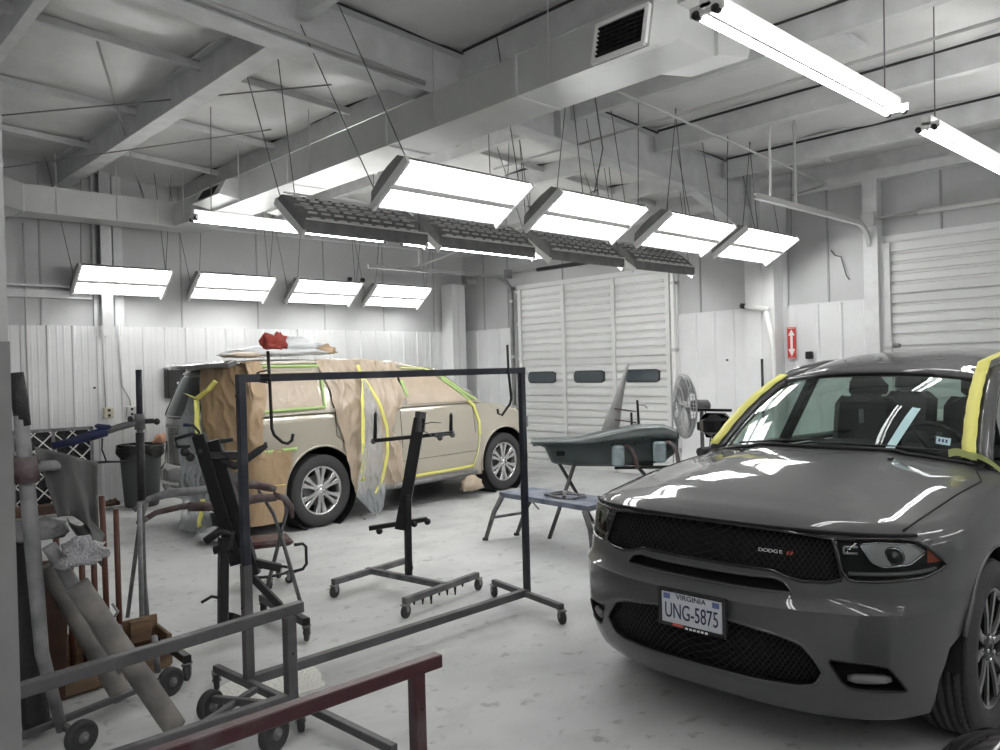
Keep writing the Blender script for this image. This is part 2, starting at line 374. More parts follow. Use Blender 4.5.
# main girder, tapered, from the right wall column up to the left
mb = MB(); gb = lambda x: 3.72 - .065 * x
rings = []
for x in (-14, -.45):
    rings.append([(x, -6.306, gb(x)), (x, -6.294, gb(x)), (x, -6.294, roof(x)), (x, -6.306, roof(x))])
mb.loft(rings, 0, True, False)
for dz, w_ in ((0, .11), (None, .11)):
    rings = []
    for x in (-14, -.45):
        z = gb(x) if dz == 0 else roof(x) - .03
        rings.append([(x, -6.3-w_, z-.014), (x, -6.3+w_, z-.014), (x, -6.3+w_, z), (x, -6.3-w_, z)])
    mb.loft(rings, 0, True, False)
for x in (-5.4, -4.2, -8.0): mb.box((x-.006, -6.4, gb(x)), (x+.006, -6.2, roof(x)-.03))
# haunch down to the column
mb.prism([(-1.75, gb(-1.75)), (-.3, 3.32), (-.3, gb(0)+.02)], -6.37, -6.23, 'y')
mb.box((-.5, -6.42, 3.2), (-.28, -6.18, 4.25))
struct_(mb, 'trim_%d' % i, M['steelp']); i += 1
# columns
def column(mb, x0, x1, y0, y1, z1): mb.box((x0, y0, 0), (x1, y1, z1))
mb = MB(); mb.box((-.30, -6.60, 0), (-.045, -6.18, 3.3)); mb.box((-.31, -6.42, 0), (-.30, -6.36, 3.3)); mb.box((-.05, -6.66, 0), (-.03, -6.12, 3.95)); struct_(mb, 'trim_%d' % i, M['panel']); i += 1
mb = MB(); mb.box((-.60, -.36, 0), (-.28, -.05, 3.32)); mb.box((-.62, -.38, 0), (-.60, -.20, 3.3)); mb.box((-.46, -.38, 0), (-.44, -.36, 3.3)); struct_(mb, 'trim_%d' % i, M['panel']); i += 1
mb = MB(); mb.box((-.16, -7.88, 0), (-.0, -7.71, 3.93)); struct_(mb, 'trim_%d' % i, M['steelp']); i += 1
mb = MB(); mb.box((-6.60, -.20, 2.3), (-6.58, -.02, 4.6)); mb.box((-6.66, -.21, 2.3), (-6.52, -.195, 4.6)); mb.box((-6.45, -.06, 2.3), (-6.33, 0, 4.6)); mb.box((-6.72, -.06, 2.3), (-6.68, 0, 4.6)); struct_(mb, 'trim_%d' % i, M['steelp']); i += 1
# foreground post, two-tone, at the left edge of the view
ax, ay = -9.985, -10.31
mb = MB(); mb.box((-10.06, -10.40, 1.76), (-9.914, -10.22, 4.9)); struct_(mb, 'trim_%d' % i, mat('post_light_grey', (.42, .42, .42), .5)); i += 1
mb = MB(); mb.box((-10.06, -10.40, 0), (-9.912, -10.218, 1.76)); struct_(mb, 'trim_%d' % i, M['steeld']); i += 1
# the rest of the shop behind and beside the camera
struct(MB().box((-16.2, -19, 0), (-16, .3, 5.3)).build('wall_left', M['vinyl']))
struct(MB().box((-16, -19.2, 0), (.2, -19, 5.3)).build('wall_front', M['vinyl']))
# ------------------------------------------------------------------ sectional garage doors on the right wall
def sec_door(name, y0, y1, ztop, nsec, cols, win):
    """y0 > y1; parts: each section panel, stiles, windows"""
    root = bpy.data.objects.new(name, None); COL.objects.link(root); root.location = (-.1, (y0+y1)/2, 0); root['kind'] = 'structure'
    h = ztop / nsec
    for k in range(nsec):
        z0 = k * h + (.01 if k else 0.0); z1 = (k + 1) * h - .004; mb = MB(); pts = []
        # ribs: horizontal grooves
        z = z0; pr = [(-.06, z0), (-.085, z0 + .004)]
        nr = 5
        for r in range(nr):
            a = z0 + (z1 - z0) * (r + 1) / (nr + 0.0) if r < nr - 1 else None
            if a: pr += [(-.085, a - .045), (-.062, a - .03), (-.062, a - .006), (-.088, a)]
        pr += [(-.095, z1 - .03), (-.085, z1), (-.06, z1)]
        n = len(pr); vs = [(x, y0, z_) for x, z_ in pr] + [(x, y1, z_) for x, z_ in pr]
        fs = [(j, j+1, n+j+1, n+j) for j in range(n-1)] + [(0, n, 2*n-1, n-1), tuple(range(n)), tuple(reversed(range(n, 2*n)))]
        mb.add(vs, fs); mb.build('door_section', M['doorwhite'], root, True)
    for c in range(cols + 1):
        y = lerp(y0, y1, c / cols); y = min(max(y, y1 + .035), y0 - .035); mb = MB()
        mb.box((-.115, y-.035, .02), (-.08, y+.035, ztop - .02))
        for k in range(nsec + 1): zz = min(max(k * h, .06), ztop - .06); mb.box((-.13, y-.045, zz-.03), (-.11, y+.045, zz+.03))
        mb.build('stile', M['doorwhite'], root, True)
    if win:
        for c in range(cols):
            yc = lerp(y0, y1, (c + .5) / cols); zc = 1.545; pts = []; W2, H2, rd = .31, .085, .07
            for q, (sx, sz) in enumerate(((1, 1), (-1, 1), (-1, -1), (1, -1))):
                for a in range(5):
                    t = PI / 2 * (q + a / 4); pts.append((yc + sx * (W2 - rd) + rd * math.cos(t), zc + sz * (H2 - rd) + rd * math.sin(t)))
            fr = MB(); fr.prism([(yc + (p - yc) * 1.07, zc + (z_ - zc) * 1.2) for p, z_ in pts], -.098, -.07, 'x'); f = fr.build('window_frame', M['plasticblack'], root, True)
            MB().prism(pts, -.101, -.08, 'x').build('window_pane', M['doorglass'], root, True)
    for k in range(1, nsec):
        MB().box((-.12, y1 + .0, k*h-.012), (-.08, y0, k*h+.012)).build('rail', M['doorwhite'], root, True)
    return root
sec_door('door_1', -1.60, -4.82, 3.13, 5, 3, True)
sec_door('door_2', -7.93, -11.2, 3.13, 5, 1, False)
# door frames
mb = MB(); mb.box((-.07, -1.52, 0), (0, -1.38, 3.2)); mb.box((-.07, -4.94, 0), (0, -4.80, 3.2)); mb.box((-.07, -4.94, 3.13), (0, -1.38, 3.2)); struct_(mb, 'trim_%d' % i, M['panel']); i += 1
mb = MB(); mb.box((-.10, -7.93, 0), (0, -7.80, 3.2)); mb.box((-.07, -11.3, 3.13), (0, -7.80, 3.2))
struct_(mb, 'trim_%d' % i, M['panel']); i += 1
def track(name, y, x_end, label, m, rise=.35, hang=None):
    root = thing(name, (-.15, y, .0), label, 'door track')
    pts = [(-.12, y, .02), (-.12, y, 3.0)]
    for a in range(1, 9): t = PI / 2 * a / 8; pts.append((-.12 - rise * (1 - math.cos(t)), y, 3.0 + rise * math.sin(t)))
    pts.append((x_end, y, 3.0 + rise))
    mb = MB(); rings = []
    P = [Vector(p) for p in pts]
    for k, p in enumerate(P):
        d = (P[min(k+1, len(P)-1)] - P[max(k-1, 0)]).normalized(); s_ = Vector((0, 1, 0)); nn = d.cross(s_)
        rings.append([p + s_*a + nn*b_ for a, b_ in ((-.025,-.028),(.025,-.028),(.025,-.02),(-.017,-.02),(-.017,.02),(.025,.02),(.025,.028),(-.025,.028))])
    mb.loft(rings, 0, True, False); mb.build('track_rail', m, root, True)
    if hang:
        MB().bar((hang, y, 3.0 + rise), (hang, y, roof(hang) - .1), .035, .02).build('hanger', M['cond'], root, True)
    for z in (.4, 1.0, 1.9, 2.9): MB().box((-.15, y-.04, z), (-.01, y+.04, z+.05)).build('bracket', M['cond'], root, True)
    return root
track('door_track', -1.46, -3.2, 'grey steel door track curving up left of the windowed garage door', M['steeld'], .35, -2.2)
track('door_track', -4.90, -1.9, 'pale steel track along the right side of the windowed garage door', M['white'])
track('door_track', -7.78, -2.9, 'grey steel track curving up left of the windowless garage door', M['cond'], .35, -2.05)
# torsion bars above the doors
r = thing('torsion_bar', (-.15, -3.1, 3.35), 'thin torsion shaft with black spring above the windowed garage door', 'torsion bar')
MB().tube([(-.16, -1.2, 3.42), (-.16, -5.0, 3.42)], .014, 8).build('shaft', M['cond'], r, True)
MB().tube([(-.15, -2.15, 3.42), (-.15, -4.1, 3.42)], .035, 10).build('spring', M['black'], r, True)
MB().box((-.2, -1.45, 3.34), (-.08, -1.37, 3.5)).build('bearing_plate', M['steeld'], r, True)
r = thing('torsion_bar', (-.15, -9.5, 3.35), 'pale torsion shaft and spring above the windowless garage door', 'torsion bar')
MB().tube([(-.15, -7.75, 3.42), (-.15, -11.3, 3.42)], .014, 8).build('shaft', M['cond'], r, True)
MB().tube([(-.15, -8.35, 3.42), (-.15, -11.2, 3.42)], .035, 10).build('spring', M['cond'], r, True)
MB().box((-.2, -7.86, 3.33), (-.12, -7.72, 3.5)).build('bearing_plate', M['cond'], r, True)
# ================================================================== ceiling fixtures
def panel_light(x0, yt, zt, yb, zb, label, cables, group, L=1.3, facing=-1):
    """tilted paint-bay light: housing, reflector, six tubes, end rails, cables. top edge (yt, zt), bottom edge (yb, zb)"""
    w_ = math.hypot(yb - yt, zb - zt); root = thing('panel_light', (x0 + L/2, (yt+yb)/2, (zt+zb)/2), label, 'ceiling light', 0, group)
    ev = Vector((0, (yb-yt)/w_, (zb-zt)/w_)); nrm = Vector((0, -ev.z, ev.y))
    if nrm.z > 0: nrm = -nrm
    O = Vector((x0, yt, zt)); P = lambda a, b_, c: O + Vector((a, 0, 0)) + ev * b_ + nrm * c
    mb = MB()   # housing shell, open on the lit side
    pr = [(-.01, .012), (-.015, .0), (.05, -.085), (w_*.5-.05, -.105), (w_*.5+.05, -.105), (w_-.05, -.085), (w_+.015, 0), (w_+.01, .012)]
    for k in range(len(pr)-1):
        a, b_ = pr[k], pr[k+1]; mb.add([P(-.02, *a), P(L+.02, *a), P(L+.02, *b_), P(-.02, *b_)], [(0, 1, 2, 3)])
    for q in (-.02, L+.02): mb.add([P(q, *p) for p in pr], [tuple(range(len(pr)))])
    mb.build('housing', M['louver'], root, True)
    mb = MB(); mb.add([P(0, 0, -.01), P(L, 0, -.01), P(L, w_, -.01), P(0, w_, -.01)], [(0, 1, 2, 3)]); mb.build('reflector', M['reflector'], root, True)
    for k in range(6):
        bb = w_ * (.075 + k * .135 + (.155 if k > 2 else .0)); bb = [ .075, .21, .345, .655, .79, .925][k] * w_
        MB().tube([P(.03, bb, .012), P(L-.03, bb, .012)], .017 if facing < 0 else .016, 8).build('tube', M['tube'], root, True)
    mb = MB(); mb.bar(P(0, w_/2, .02), P(L, w_/2, .02), .06, .05, up=nrm); mb.build('centre_strip', M['white'], root, True)
    for q in (-.01, L+.01):
        MB().bar(P(q, -.02, .02), P(q, w_+.02, .02), .03, .07, up=nrm).build('end_rail', M['white'], root, True)
    if facing > 0:   # louvered back seen from the camera
        mb = MB()
        for r_ in range(6):
            for c_ in range(9):
                a = .06 + c_ * (L - .12) / 9; bb = .035 + (w_ - .07) * (r_ + .5) / 6
                h = .1 if abs(bb - w_/2) < .12 else .088
                mb.add([P(a, bb-.012, -h-.004), P(a+.10, bb-.012, -h-.004), P(a+.09, bb+.012, -h-.020), P(a+.01, bb+.012, -h-.020), P(a, bb+.016, -h), P(a+.10, bb+.016, -h)], [(0,1,2,3), (3,2,5,4)])
        mb.build('louvers', M['louvedge'], root, True)
        for bb in (.04, .5*w_, w_-.03): MB().bar(P(0, bb, -.1), P(L, bb, -.1), .02, .014, up=nrm).build('back_rib', M['louvedge'], root, True)
    for a, bb, dx, dy in cables:
        p = P(a, bb * w_, -.03); t = Vector((p.x + dx, p.y + dy, 0)); t.z = min(roof(t.x) - .05, 4.9)
        MB().tube([p, t], .0045, 5).build('hanger_cable', M['wire'], root, True)
    return root
cab = lambda s=0: [(.05, .1, .12+s, 0), (.1, .9, -.08+s, .1), (1.2, .1, .1+s, 0), (1.22, .8, -.2+s, -.1)]
gF = 'lit tilted panel lights of the near row'
names = ['leftmost and largest of the near row, beside the duct', 'second of the near row from the left', 'third of the near row from the left', 'rightmost of the near row, in front of the wall column']
for k, x in enumerate((-6.64, -4.97, -3.31, -1.80)):
    cb = [(.0, .0, -.45, .3), (.02, .9, -.5, .4), (1.22, .1, -.12, .1), (1.22, .9, .25, .3)] if k == 0 else [(.0, .05, .22, 0), (.35, .05, -.15, 0), (1.18, .05, .05, 0), (1.2, .4, -.12, .1), (1.1, .9, .1, .3)]
    panel_light(x, -7.05, 3.26, -6.62, 3.0, 'bright tilted fluorescent panel light, ' + names[k], cb, gF, L=1.28 if k == 0 else 1.23)
names = ['leftmost, under the duct', 'second from the left', 'third from the left', 'rightmost, over the garage door']
for k, x in enumerate((-6.73, -5.25, -3.68, -2.14)):
    panel_light(x, -5.29, 3.25, -5.72, 2.92, 'dark louvered back of a panel light turned away, ' + names[k], [(.0, .05, -.22, .25), (.15, .02, -.08, .1), (1.25, .1, .2, .1), (1.25, .9, .1, .2)], 'panel lights seen from behind', facing=1)
names = ['leftmost, below the sheet metal duct elbow', 'second from the left on the back wall', 'third from the left on the back wall', 'rightmost, beside the corner column']
for k, x in enumerate((-7.02, -5.46, -3.90, -2.44)):
    panel_light(x, -.58, 3.19, -.17, 2.88, 'small lit panel light along the back wall, ' + names[k], [(.02, .1, -.05, -.3), (.05, .9, -.35, -.1), (1.1, .1, .04, -.2), (1.14, .3, -.2, -.2)], 'lit panel lights along the back wall', L=1.15)
def strip_light(x, y, z, L, label, n=2, vis=True, drop=None, group='fluorescent strip lights'):
    root = thing('strip_light', (x + L/2, y, z), label, 'ceiling light', 0, group)
    mb = MB(); mb.prism([(y-.028, z+.0), (y-.035, z+.07), (y+.035, z+.07), (y+.028, z+.0)], x, x+L, 'x'); mb.build('housing', M['white'], root, True)
    for s_ in (-1, 1):
        MB().tube([(x+.03, y+s_*.055, z-.02), (x+L-.03, y+s_*.055, z-.02)], .021, 10).build('tube', M['tube'], root, True)
    for q in (x+.012, x+L-.012):
        e = MB().box((q-.012, y-.09, z-.03), (q+.012, y+.09, z+.02)); e.build('end_cap', M['white'], root, True)
        for s_ in (-1, 1): MB().disc((q, y+s_*.055, z-.025), .022, .035, (1, 0, 0), 12).build('socket', M['black'], root, True)
    for q in (x+.2, x+L-.2):
        MB().tube([(q, y, z+.07), (q+.03, y, roof(q)-.02)], .005, 5).build('hanger_cable', M['wire'], root, True)
strip_light(-6.74, -9.62, 3.45, 2.44, 'long bright strip light overhead nearest the camera, above the grey car', group='near strip lights in line')
strip_light(-3.72, -9.62, 3.45, 2.44, 'strip light running to the right edge, beyond the long one overhead', group='near strip lights in line')
strip_light(-6.81, -3.62, 3.36, 2.44, 'thin lit strip light beside the duct, partly behind the leftmost louvered panel', group='far strip lights in line')
strip_light(-4.26, -3.80, 3.32, 2.44, 'thin lit strip light below the second louvered panel', group='far strip lights in line')
r = thing('strip_light', (-5.42, -4.55, 4.30), 'small thin strip light high under the roof, just above the long duct', 'ceiling light')
MB().box((-5.45, -5.1, 4.315), (-5.39, -4.0, 4.34)).build('housing', M['white'], r, True)
MB().tube([(-5.42, -5.05, 4.29), (-5.42, -4.05, 4.29)], .018, 8).build('tube', M['tube'], r, True)
# unseen strip lights added behind and beside the camera for more light and reflections
for k, (x, y) in enumerate(((-9.2, -11.9), (-6.2, -11.9), (-12.2, -11.9), (-10.6, -9.62), (-13.8, -9.62), (-7.4, -13.4), (-10.6, -13.4), (-4.2, -13.4), (-13.8, -13.4), (-8.6, -16.6), (-4.6, -16.6))):
    strip_light(x, y, 3.45, 2.44, 'unseen strip light added behind the photographer for more light', group='unseen strip lights added for more light')
# ------------------------------------------------------------------ duct
d = thing('air_duct', (-5.74, -4.8, 3.73), 'long rectangular sheet metal air duct running under the roof to the near outlets', 'duct')
mb = MB(); mb.box((-5.98, -8.92, 3.73), (-5.5, -.62, 4.03)); mb.build('trunk', M['duct'], d, True)
mb = MB(); mb.box((-7.75, -1.02, 3.73), (-5.98, -.62, 4.06)); mb.build('branch', M['duct'], d, True)
for y in (-2.3, -4.1, -5.9, -7.55): MB().box((-5.986, y-.012, 3.724), (-5.494, y+.012, 4.036)).build('seam_flange', M['steelp'], d, True)
MB().box((-7.76, -1.03, 3.72), (-7.74, -.61, 4.07)).build('seam_flange', M['steelp'], d, True); MB().box((-6.2, -1.024, 3.725), (-6.19, -.61, 4.064)).build('seam_flange', M['steelp'], d, True)
mb = MB(); mb.loft([[(-7.75, -1.02, 3.73), (-7.75, -.62, 3.73), (-7.75, -.62, 4.06), (-7.75, -1.02, 4.06)], [(-8.1, -1.6, 3.66), (-8.3, -.62, 3.62), (-8.3, -.62, 4.06), (-8.1, -1.6, 4.0)]], 0, True, False); mb.build('elbow', M['duct'], d, True)
mb = MB(); mb.prism([(-5.98, 4.05), (-6.2, 3.90), (-6.27, 3.59), (-5.98, 3.70)], -8.95, -8.5, 'y'); o = mb.build('outlet', M['duct'], d, True)
g = MB(); nr = Vector((-.975, 0, .22)); 
gl = lambda y, t: Vector((-6.215 - .005 + (-.055) * t, -8.72 + (y + 8.72) * .82, 3.86 - .25 * t))
g.bar(gl(-8.97, .02), gl(-8.48, .02), .035, .03); g.bar(gl(-8.97, .98), gl(-8.48, .98), .035, .03); g.bar(gl(-8.96, 0), gl(-8.96, 1), .035, .03); g.bar(gl(-8.49, 0), gl(-8.49, 1), .035, .03)
g.build('grille_frame', M['louvedge'], o, True)
g = MB(); g.add([gl(-8.94, .08), gl(-8.51, .08), gl(-8.51, .92), gl(-8.94, .92)], [(0, 1, 2, 3)]); g.build('grille_back', M['void'], o, True)
g = MB()
for k in range(7): g.bar(gl(-8.94, .14 + k*.12) + Vector((-.01, 0, 0)), gl(-8.51, .14 + k*.12) + Vector((-.01, 0, 0)), .02, .006, up=(.6, 0, 1))
for k in range(5): g.bar(gl(-8.87 + k*.072, .08) + Vector((-.012, 0, 0)), gl(-8.87 + k*.072, .92) + Vector((-.012, 0, 0)), .004)
g.build('grille_louvers', M['plasticblack'], o, True)
mb = MB(); mb.prism([(-5.5, 4.30), (-5.15, 4.25), (-5.0, 4.04), (-5.12, 3.80), (-5.5, 3.73)], -8.95, -8.5, 'y'); o = mb.build('outlet', M['duct'], d, True)
g = MB(); g.add([(-4.995, -8.93, 4.03), (-4.995, -8.52, 4.03), (-5.112, -8.52, 3.81), (-5.112, -8.93, 3.81)], [(0, 1, 2, 3)]); g.build('grille_back', M['plasticblack'], o, True)
mb = MB(); mb.box((-5.92, -9.15, 3.95), (-5.56, -8.7, 4.6)); mb.box((-5.94, -9.17, 4.02), (-5.54, -8.68, 4.05)); mb.build('riser', M['duct'], d, True)
mb = MB(); mb.prism([(-5.98, 4.02), (-6.13, 3.97), (-6.22, 3.80), (-5.98, 3.76)], -2.95, -2.2, 'y'); o = mb.build('outlet', M['duct'], d, True)
mb = MB(); mb.add([(-6.137, -2.80, 3.955), (-6.137, -2.35, 3.955), (-6.218, -2.35, 3.82), (-6.218, -2.80, 3.82)], [(0, 1, 2, 3)]); mb.build('grille_back', M['void'], o, True)
mb = MB(); mb.prism([(-5.5, 3.95), (-5.36, 3.86), (-5.36, 3.68), (-5.5, 3.70)], -3.4, -2.7, 'y'); mb.build('outlet', M['duct'], d, True)
for y in (-1.4, -3.0, -4.6, -6.6, -7.9):
    for x in (-6.0, -5.48): MB().bar((x, y, 3.73), (x, y, roof(x)-.2), .012, .004).build('hanger_strap', M['cond'], d, True)
for x in (-7.4, -6.7): MB().bar((x, -1.03, 3.73), (x, -1.03, roof(x)-.2), .012, .004).build('hanger_strap', M['cond'], d, True)
# ------------------------------------------------------------------ pipes, rods, conduits
def pipe(name, pts, r, label, cat, m, group=None):
    o = MB().tube(pts, r, 8).build(name, m); return tag(o, label, cat, group)
pipe('conduit_pipe', [(-9.5, -6.42, 4.385), (-5.95, -6.42, 4.15)], .02, 'grey conduit pipe lying along the lower flange of the main girder', 'pipe', M['cond'])
pipe('conduit_pipe', [(-3.82, -5.0, 4.03), (-3.82, -6.5, 4.03), (-3.86, -13.5, 4.03)], .014, 'thin pipe running over the lit panels towards the top right', 'pipe', M['cond'])
pipe('conduit_pipe', [(-5.48, -7.85, 3.88), (-.45, -7.40, 3.88), (-.15, -6.75, 3.88)], .012, 'thin conduit crossing from the duct to the right wall and turning back', 'pipe', M['cond'])
pipe('brace_rod', [(-8.0, -4.6, 4.6), (-6.15, -.45, 4.15)], .011, 'pale diagonal brace rod crossing the left roof bay', 'rod', M['cond'])
pipe('brace_rod', [(-9.2, -1.2, 4.4), (-6.1, -5.2, 4.44)], .008, 'thin dark brace rod across the left roof bay', 'rod', M['steeld'])
pipe('brace_rod', [(-9.2, -.5, 3.9), (-6.1, -4.0, 4.3)], .007, 'second thin brace rod lower in the left roof bay', 'rod', M['steeld'])
pipe('support_post', [(-2.44, -7.70, 3.36), (-2.44, -7.70, 4.35)], .014, 'thin white drop rod holding the door track below the roof', 'rod', M['white'])
pipe('conduit_pipe', [(-7.55, -.08, 0.9), (-7.55, -.08, 3.75)], .012, 'vertical conduit on the back wall behind the leftmost panel light', 'pipe', M['cond'])
pipe('brace_bar', [(-1.5, -3.3, 3.9), (-2.3, -1.42, 3.38)], .016, 'diagonal white brace bar beside the door track hanger', 'rod', M['cond'])
pipe('conduit_pipe', [(-4.35, -6.95, 4.3), (-4.3, -7.0, 3.75), (-4.5, -7.05, 3.3)], .006, 'thin drooping power cord above the second lit panel', 'cord', M['wire'])
# junction blocks on the back wall
for x in (-2.62, -2.36):
    tag(MB().bbox((x, -.06, 3.32), (.07, .06, .07), None, 0, .01).build('junction_box', M['black']), 'small black junction box high on the back wall', 'box', 'small black boxes high on the back wall')
pipe('air_hose', [(-1.0, -1.3, 4.12), (-2.2, -1.6, 4.06), (-2.8, -2.0, 4.1), (-3.5, -2.6, 4.15)], .012, 'black hose looped under the roof near the corner', 'hose', M['wire'])
# motor box on the corner column
tag(MB().bbox((-.5, -.75, 3.38), (.24, .2, .22), None, 0, .02).build('motor_box', M['steeld']), 'small grey box mounted at the top of the corner column', 'box')
# ================================================================== cars: shared builders
def spow(v, p): return math.copysign(abs(v) ** p, v)
class Car:
    def __init__(s, Lf, Wf, n, xr, Lr, nr, zb, H, taper=lambda x: 1.0, rnd=(.05, .10), xf=0.0):
        s.Lf, s.Wf, s.n, s.xr, s.Lr, s.nr, s.zb, s.H, s.taper, s.rnd, s.xf = Lf, Wf, n, xr, Lr, nr, zb, H, taper, rnd, xf
    def per(s, q, z, zt=9.0):
        """point of the plan outline at height z; q: 0 front centre .. 1 side .. 2 rear corner .. 3 rear centre"""
        ins = s.rnd[0] * max(0, (z - (zt - s.rnd[1])) / s.rnd[1]) ** 2
        W = interp(z, s.Wf) - ins
        if q <= 1:
            t = q * PI / 2; return (s.xf + (interp(z, s.Lf) - ins) * max(math.cos(t), 0) ** (2 / s.n), W * max(math.sin(t), 0) ** (2 / s.n))
        if q <= 2:
            x = s.xf + (s.xr - s.xf) * (q - 1); return (x, W * s.taper(x))
        t = (q - 2) * PI / 2; return (s.xr - s.Lr(z) * max(math.sin(t), 0) ** (2 / s.nr), W * s.taper(s.xr) * max(math.cos(t), 0) ** (2 / s.nr))
    def surf(s, th, z, off=0.0):
        """front surface point at plan angle th (signed) and height z, pushed out by off"""
        x, y = s.per(abs(th) / (PI / 2), z); y = math.copysign(y, th)
        L, W = interp(z, s.Lf), interp(z, s.Wf)
        nx = (max(x - s.xf, 0) / L) ** (s.n - 1) / L; ny = spow(y / W, s.n - 1) / W; l = math.hypot(nx, ny) or 1
        return Vector((x + nx / l * off, y + ny / l * off, z))
    def th(s, y, z=.8):
        return math.copysign(math.asin(min(1, abs(y) / interp(z, s.Wf)) ** (s.n / 2)), y)
    def body(s, rows=26, caps=16, cowl=-.45, nf=44, ns=90, nr=26):
        qs = [i / nf for i in range(nf + 1)] + [1 + (i + 1) / ns for i in range(ns)] + [2 + (i + 1) / nr for i in range(nr)]
        N = len(qs); half = []
        for q in qs:
            x, y = s.per(q, 1.0); zt = s.H(x, y)
            for _ in range(3): x, y = s.per(q, zt, zt); zt = s.H(x, y)
            z0 = s.zb(x, y); col = []
            for k in range(rows + 1):
                z = z0 + (zt - z0) * k / rows; px, py = s.per(q, z, zt); col.append(Vector((px, py, z)))
            half.append(col)
        mir = lambda v: Vector((v.x, -v.y, v.z))
        rings = []
        for k in range(rows + 1): rings.append([half[i][k] for i in range(N)] + [mir(half[i][k]) for i in range(N - 2, 0, -1)])
        top = rings[-1]; n = len(top); full = list(rings)
        for j in range(1, caps + 1):
            t = (j / caps) ** 1.15; r = []
            for p in top:
                tx = max(min(p.x, s.xf + .35), s.xr - .2); x = lerp(p.x, tx, t); y = p.y * (1 - t); r.append(Vector((x, y, s.H(x, y))))
            full.append(r)
        mb = MB(); nb = len(rings); vs = [p for r in full for p in r]; fs = []; mi = []
        for k in range(len(full) - 1):
            for i in range(n):
                j = (i + 1) % n; f = (k*n+i, k*n+j, (k+1)*n+j, (k+1)*n+i); cx = sum(vs[a].x for a in f) / 4; cy = sum(vs[a].y for a in f) / 4
                inner = k >= nb - 1 and abs(cy) < .80 and cx < cowl
                fs.append(f); mi.append(1 if inner else 0)
        o = len(mb.v); mb.v += vs; mb.f += fs; mb.mi += mi; mb.sm += [True] * len(fs)
        b = rings[0]     # floor pan
        for i in range(N - 1):
            a0, a1 = i, i + 1; c0, c1 = (n - i) % n, (n - i - 1) % n
            f = []
            for a in (a0, c0, c1, a1):
                if a not in f: f.append(a)
            if len(f) > 2: mb.f.append(tuple(f)); mb.mi.append(1); mb.sm.append(False)
        return mb
    def patch(s, t0, t1, top, bot, off, nu=24, nv=4, name=None):
        """open grid on the front surface between plan angles, z from bot(t) to top(t)"""
        def fn(u, v):
            t = lerp(t0, t1, u); return s.surf(t, lerp(bot(t), top(t), v), off)
        return fn
    def cutter(s, t0, t1, top, bot, out, inn, nu=24, nv=3, m=None):
        A = [s.patch(t0, t1, top, bot, out)(i/nu, j/nv) for j in range(nv+1) for i in range(nu+1)]
        B = [s.patch(t0, t1, top, bot, inn)(i/nu, j/nv) for j in range(nv+1) for i in range(nu+1)]
        w = nu + 1; o = len(A); mb = MB()
        fs = [(j*w+i, j*w+i+1, (j+1)*w+i+1, (j+1)*w+i) for j in range(nv) for i in range(nu)]
        fs += [tuple(o + k for k in reversed(f)) for f in fs]
        pr = list(range(w)) + [j*w+nu for j in range(1, nv+1)] + [nv*w+i for i in range(nu-1, -1, -1)] + [j*w for j in range(nv-1, 0, -1)]
        for a, b in zip(pr, pr[1:] + pr[:1]): fs.append((b, a, o + a, o + b))
        mb.add(A + B, fs); return mb.build('cutter_tmp', m or M['void'])
    def strip(s, pts, w, off=.003, t=.004):
        """flat ribbon on the front surface through (theta, z) points"""
        P = [s.surf(a, z, off) for a, z in pts]; mb = MB(); mb.tube(P, w / 2, 6); return mb
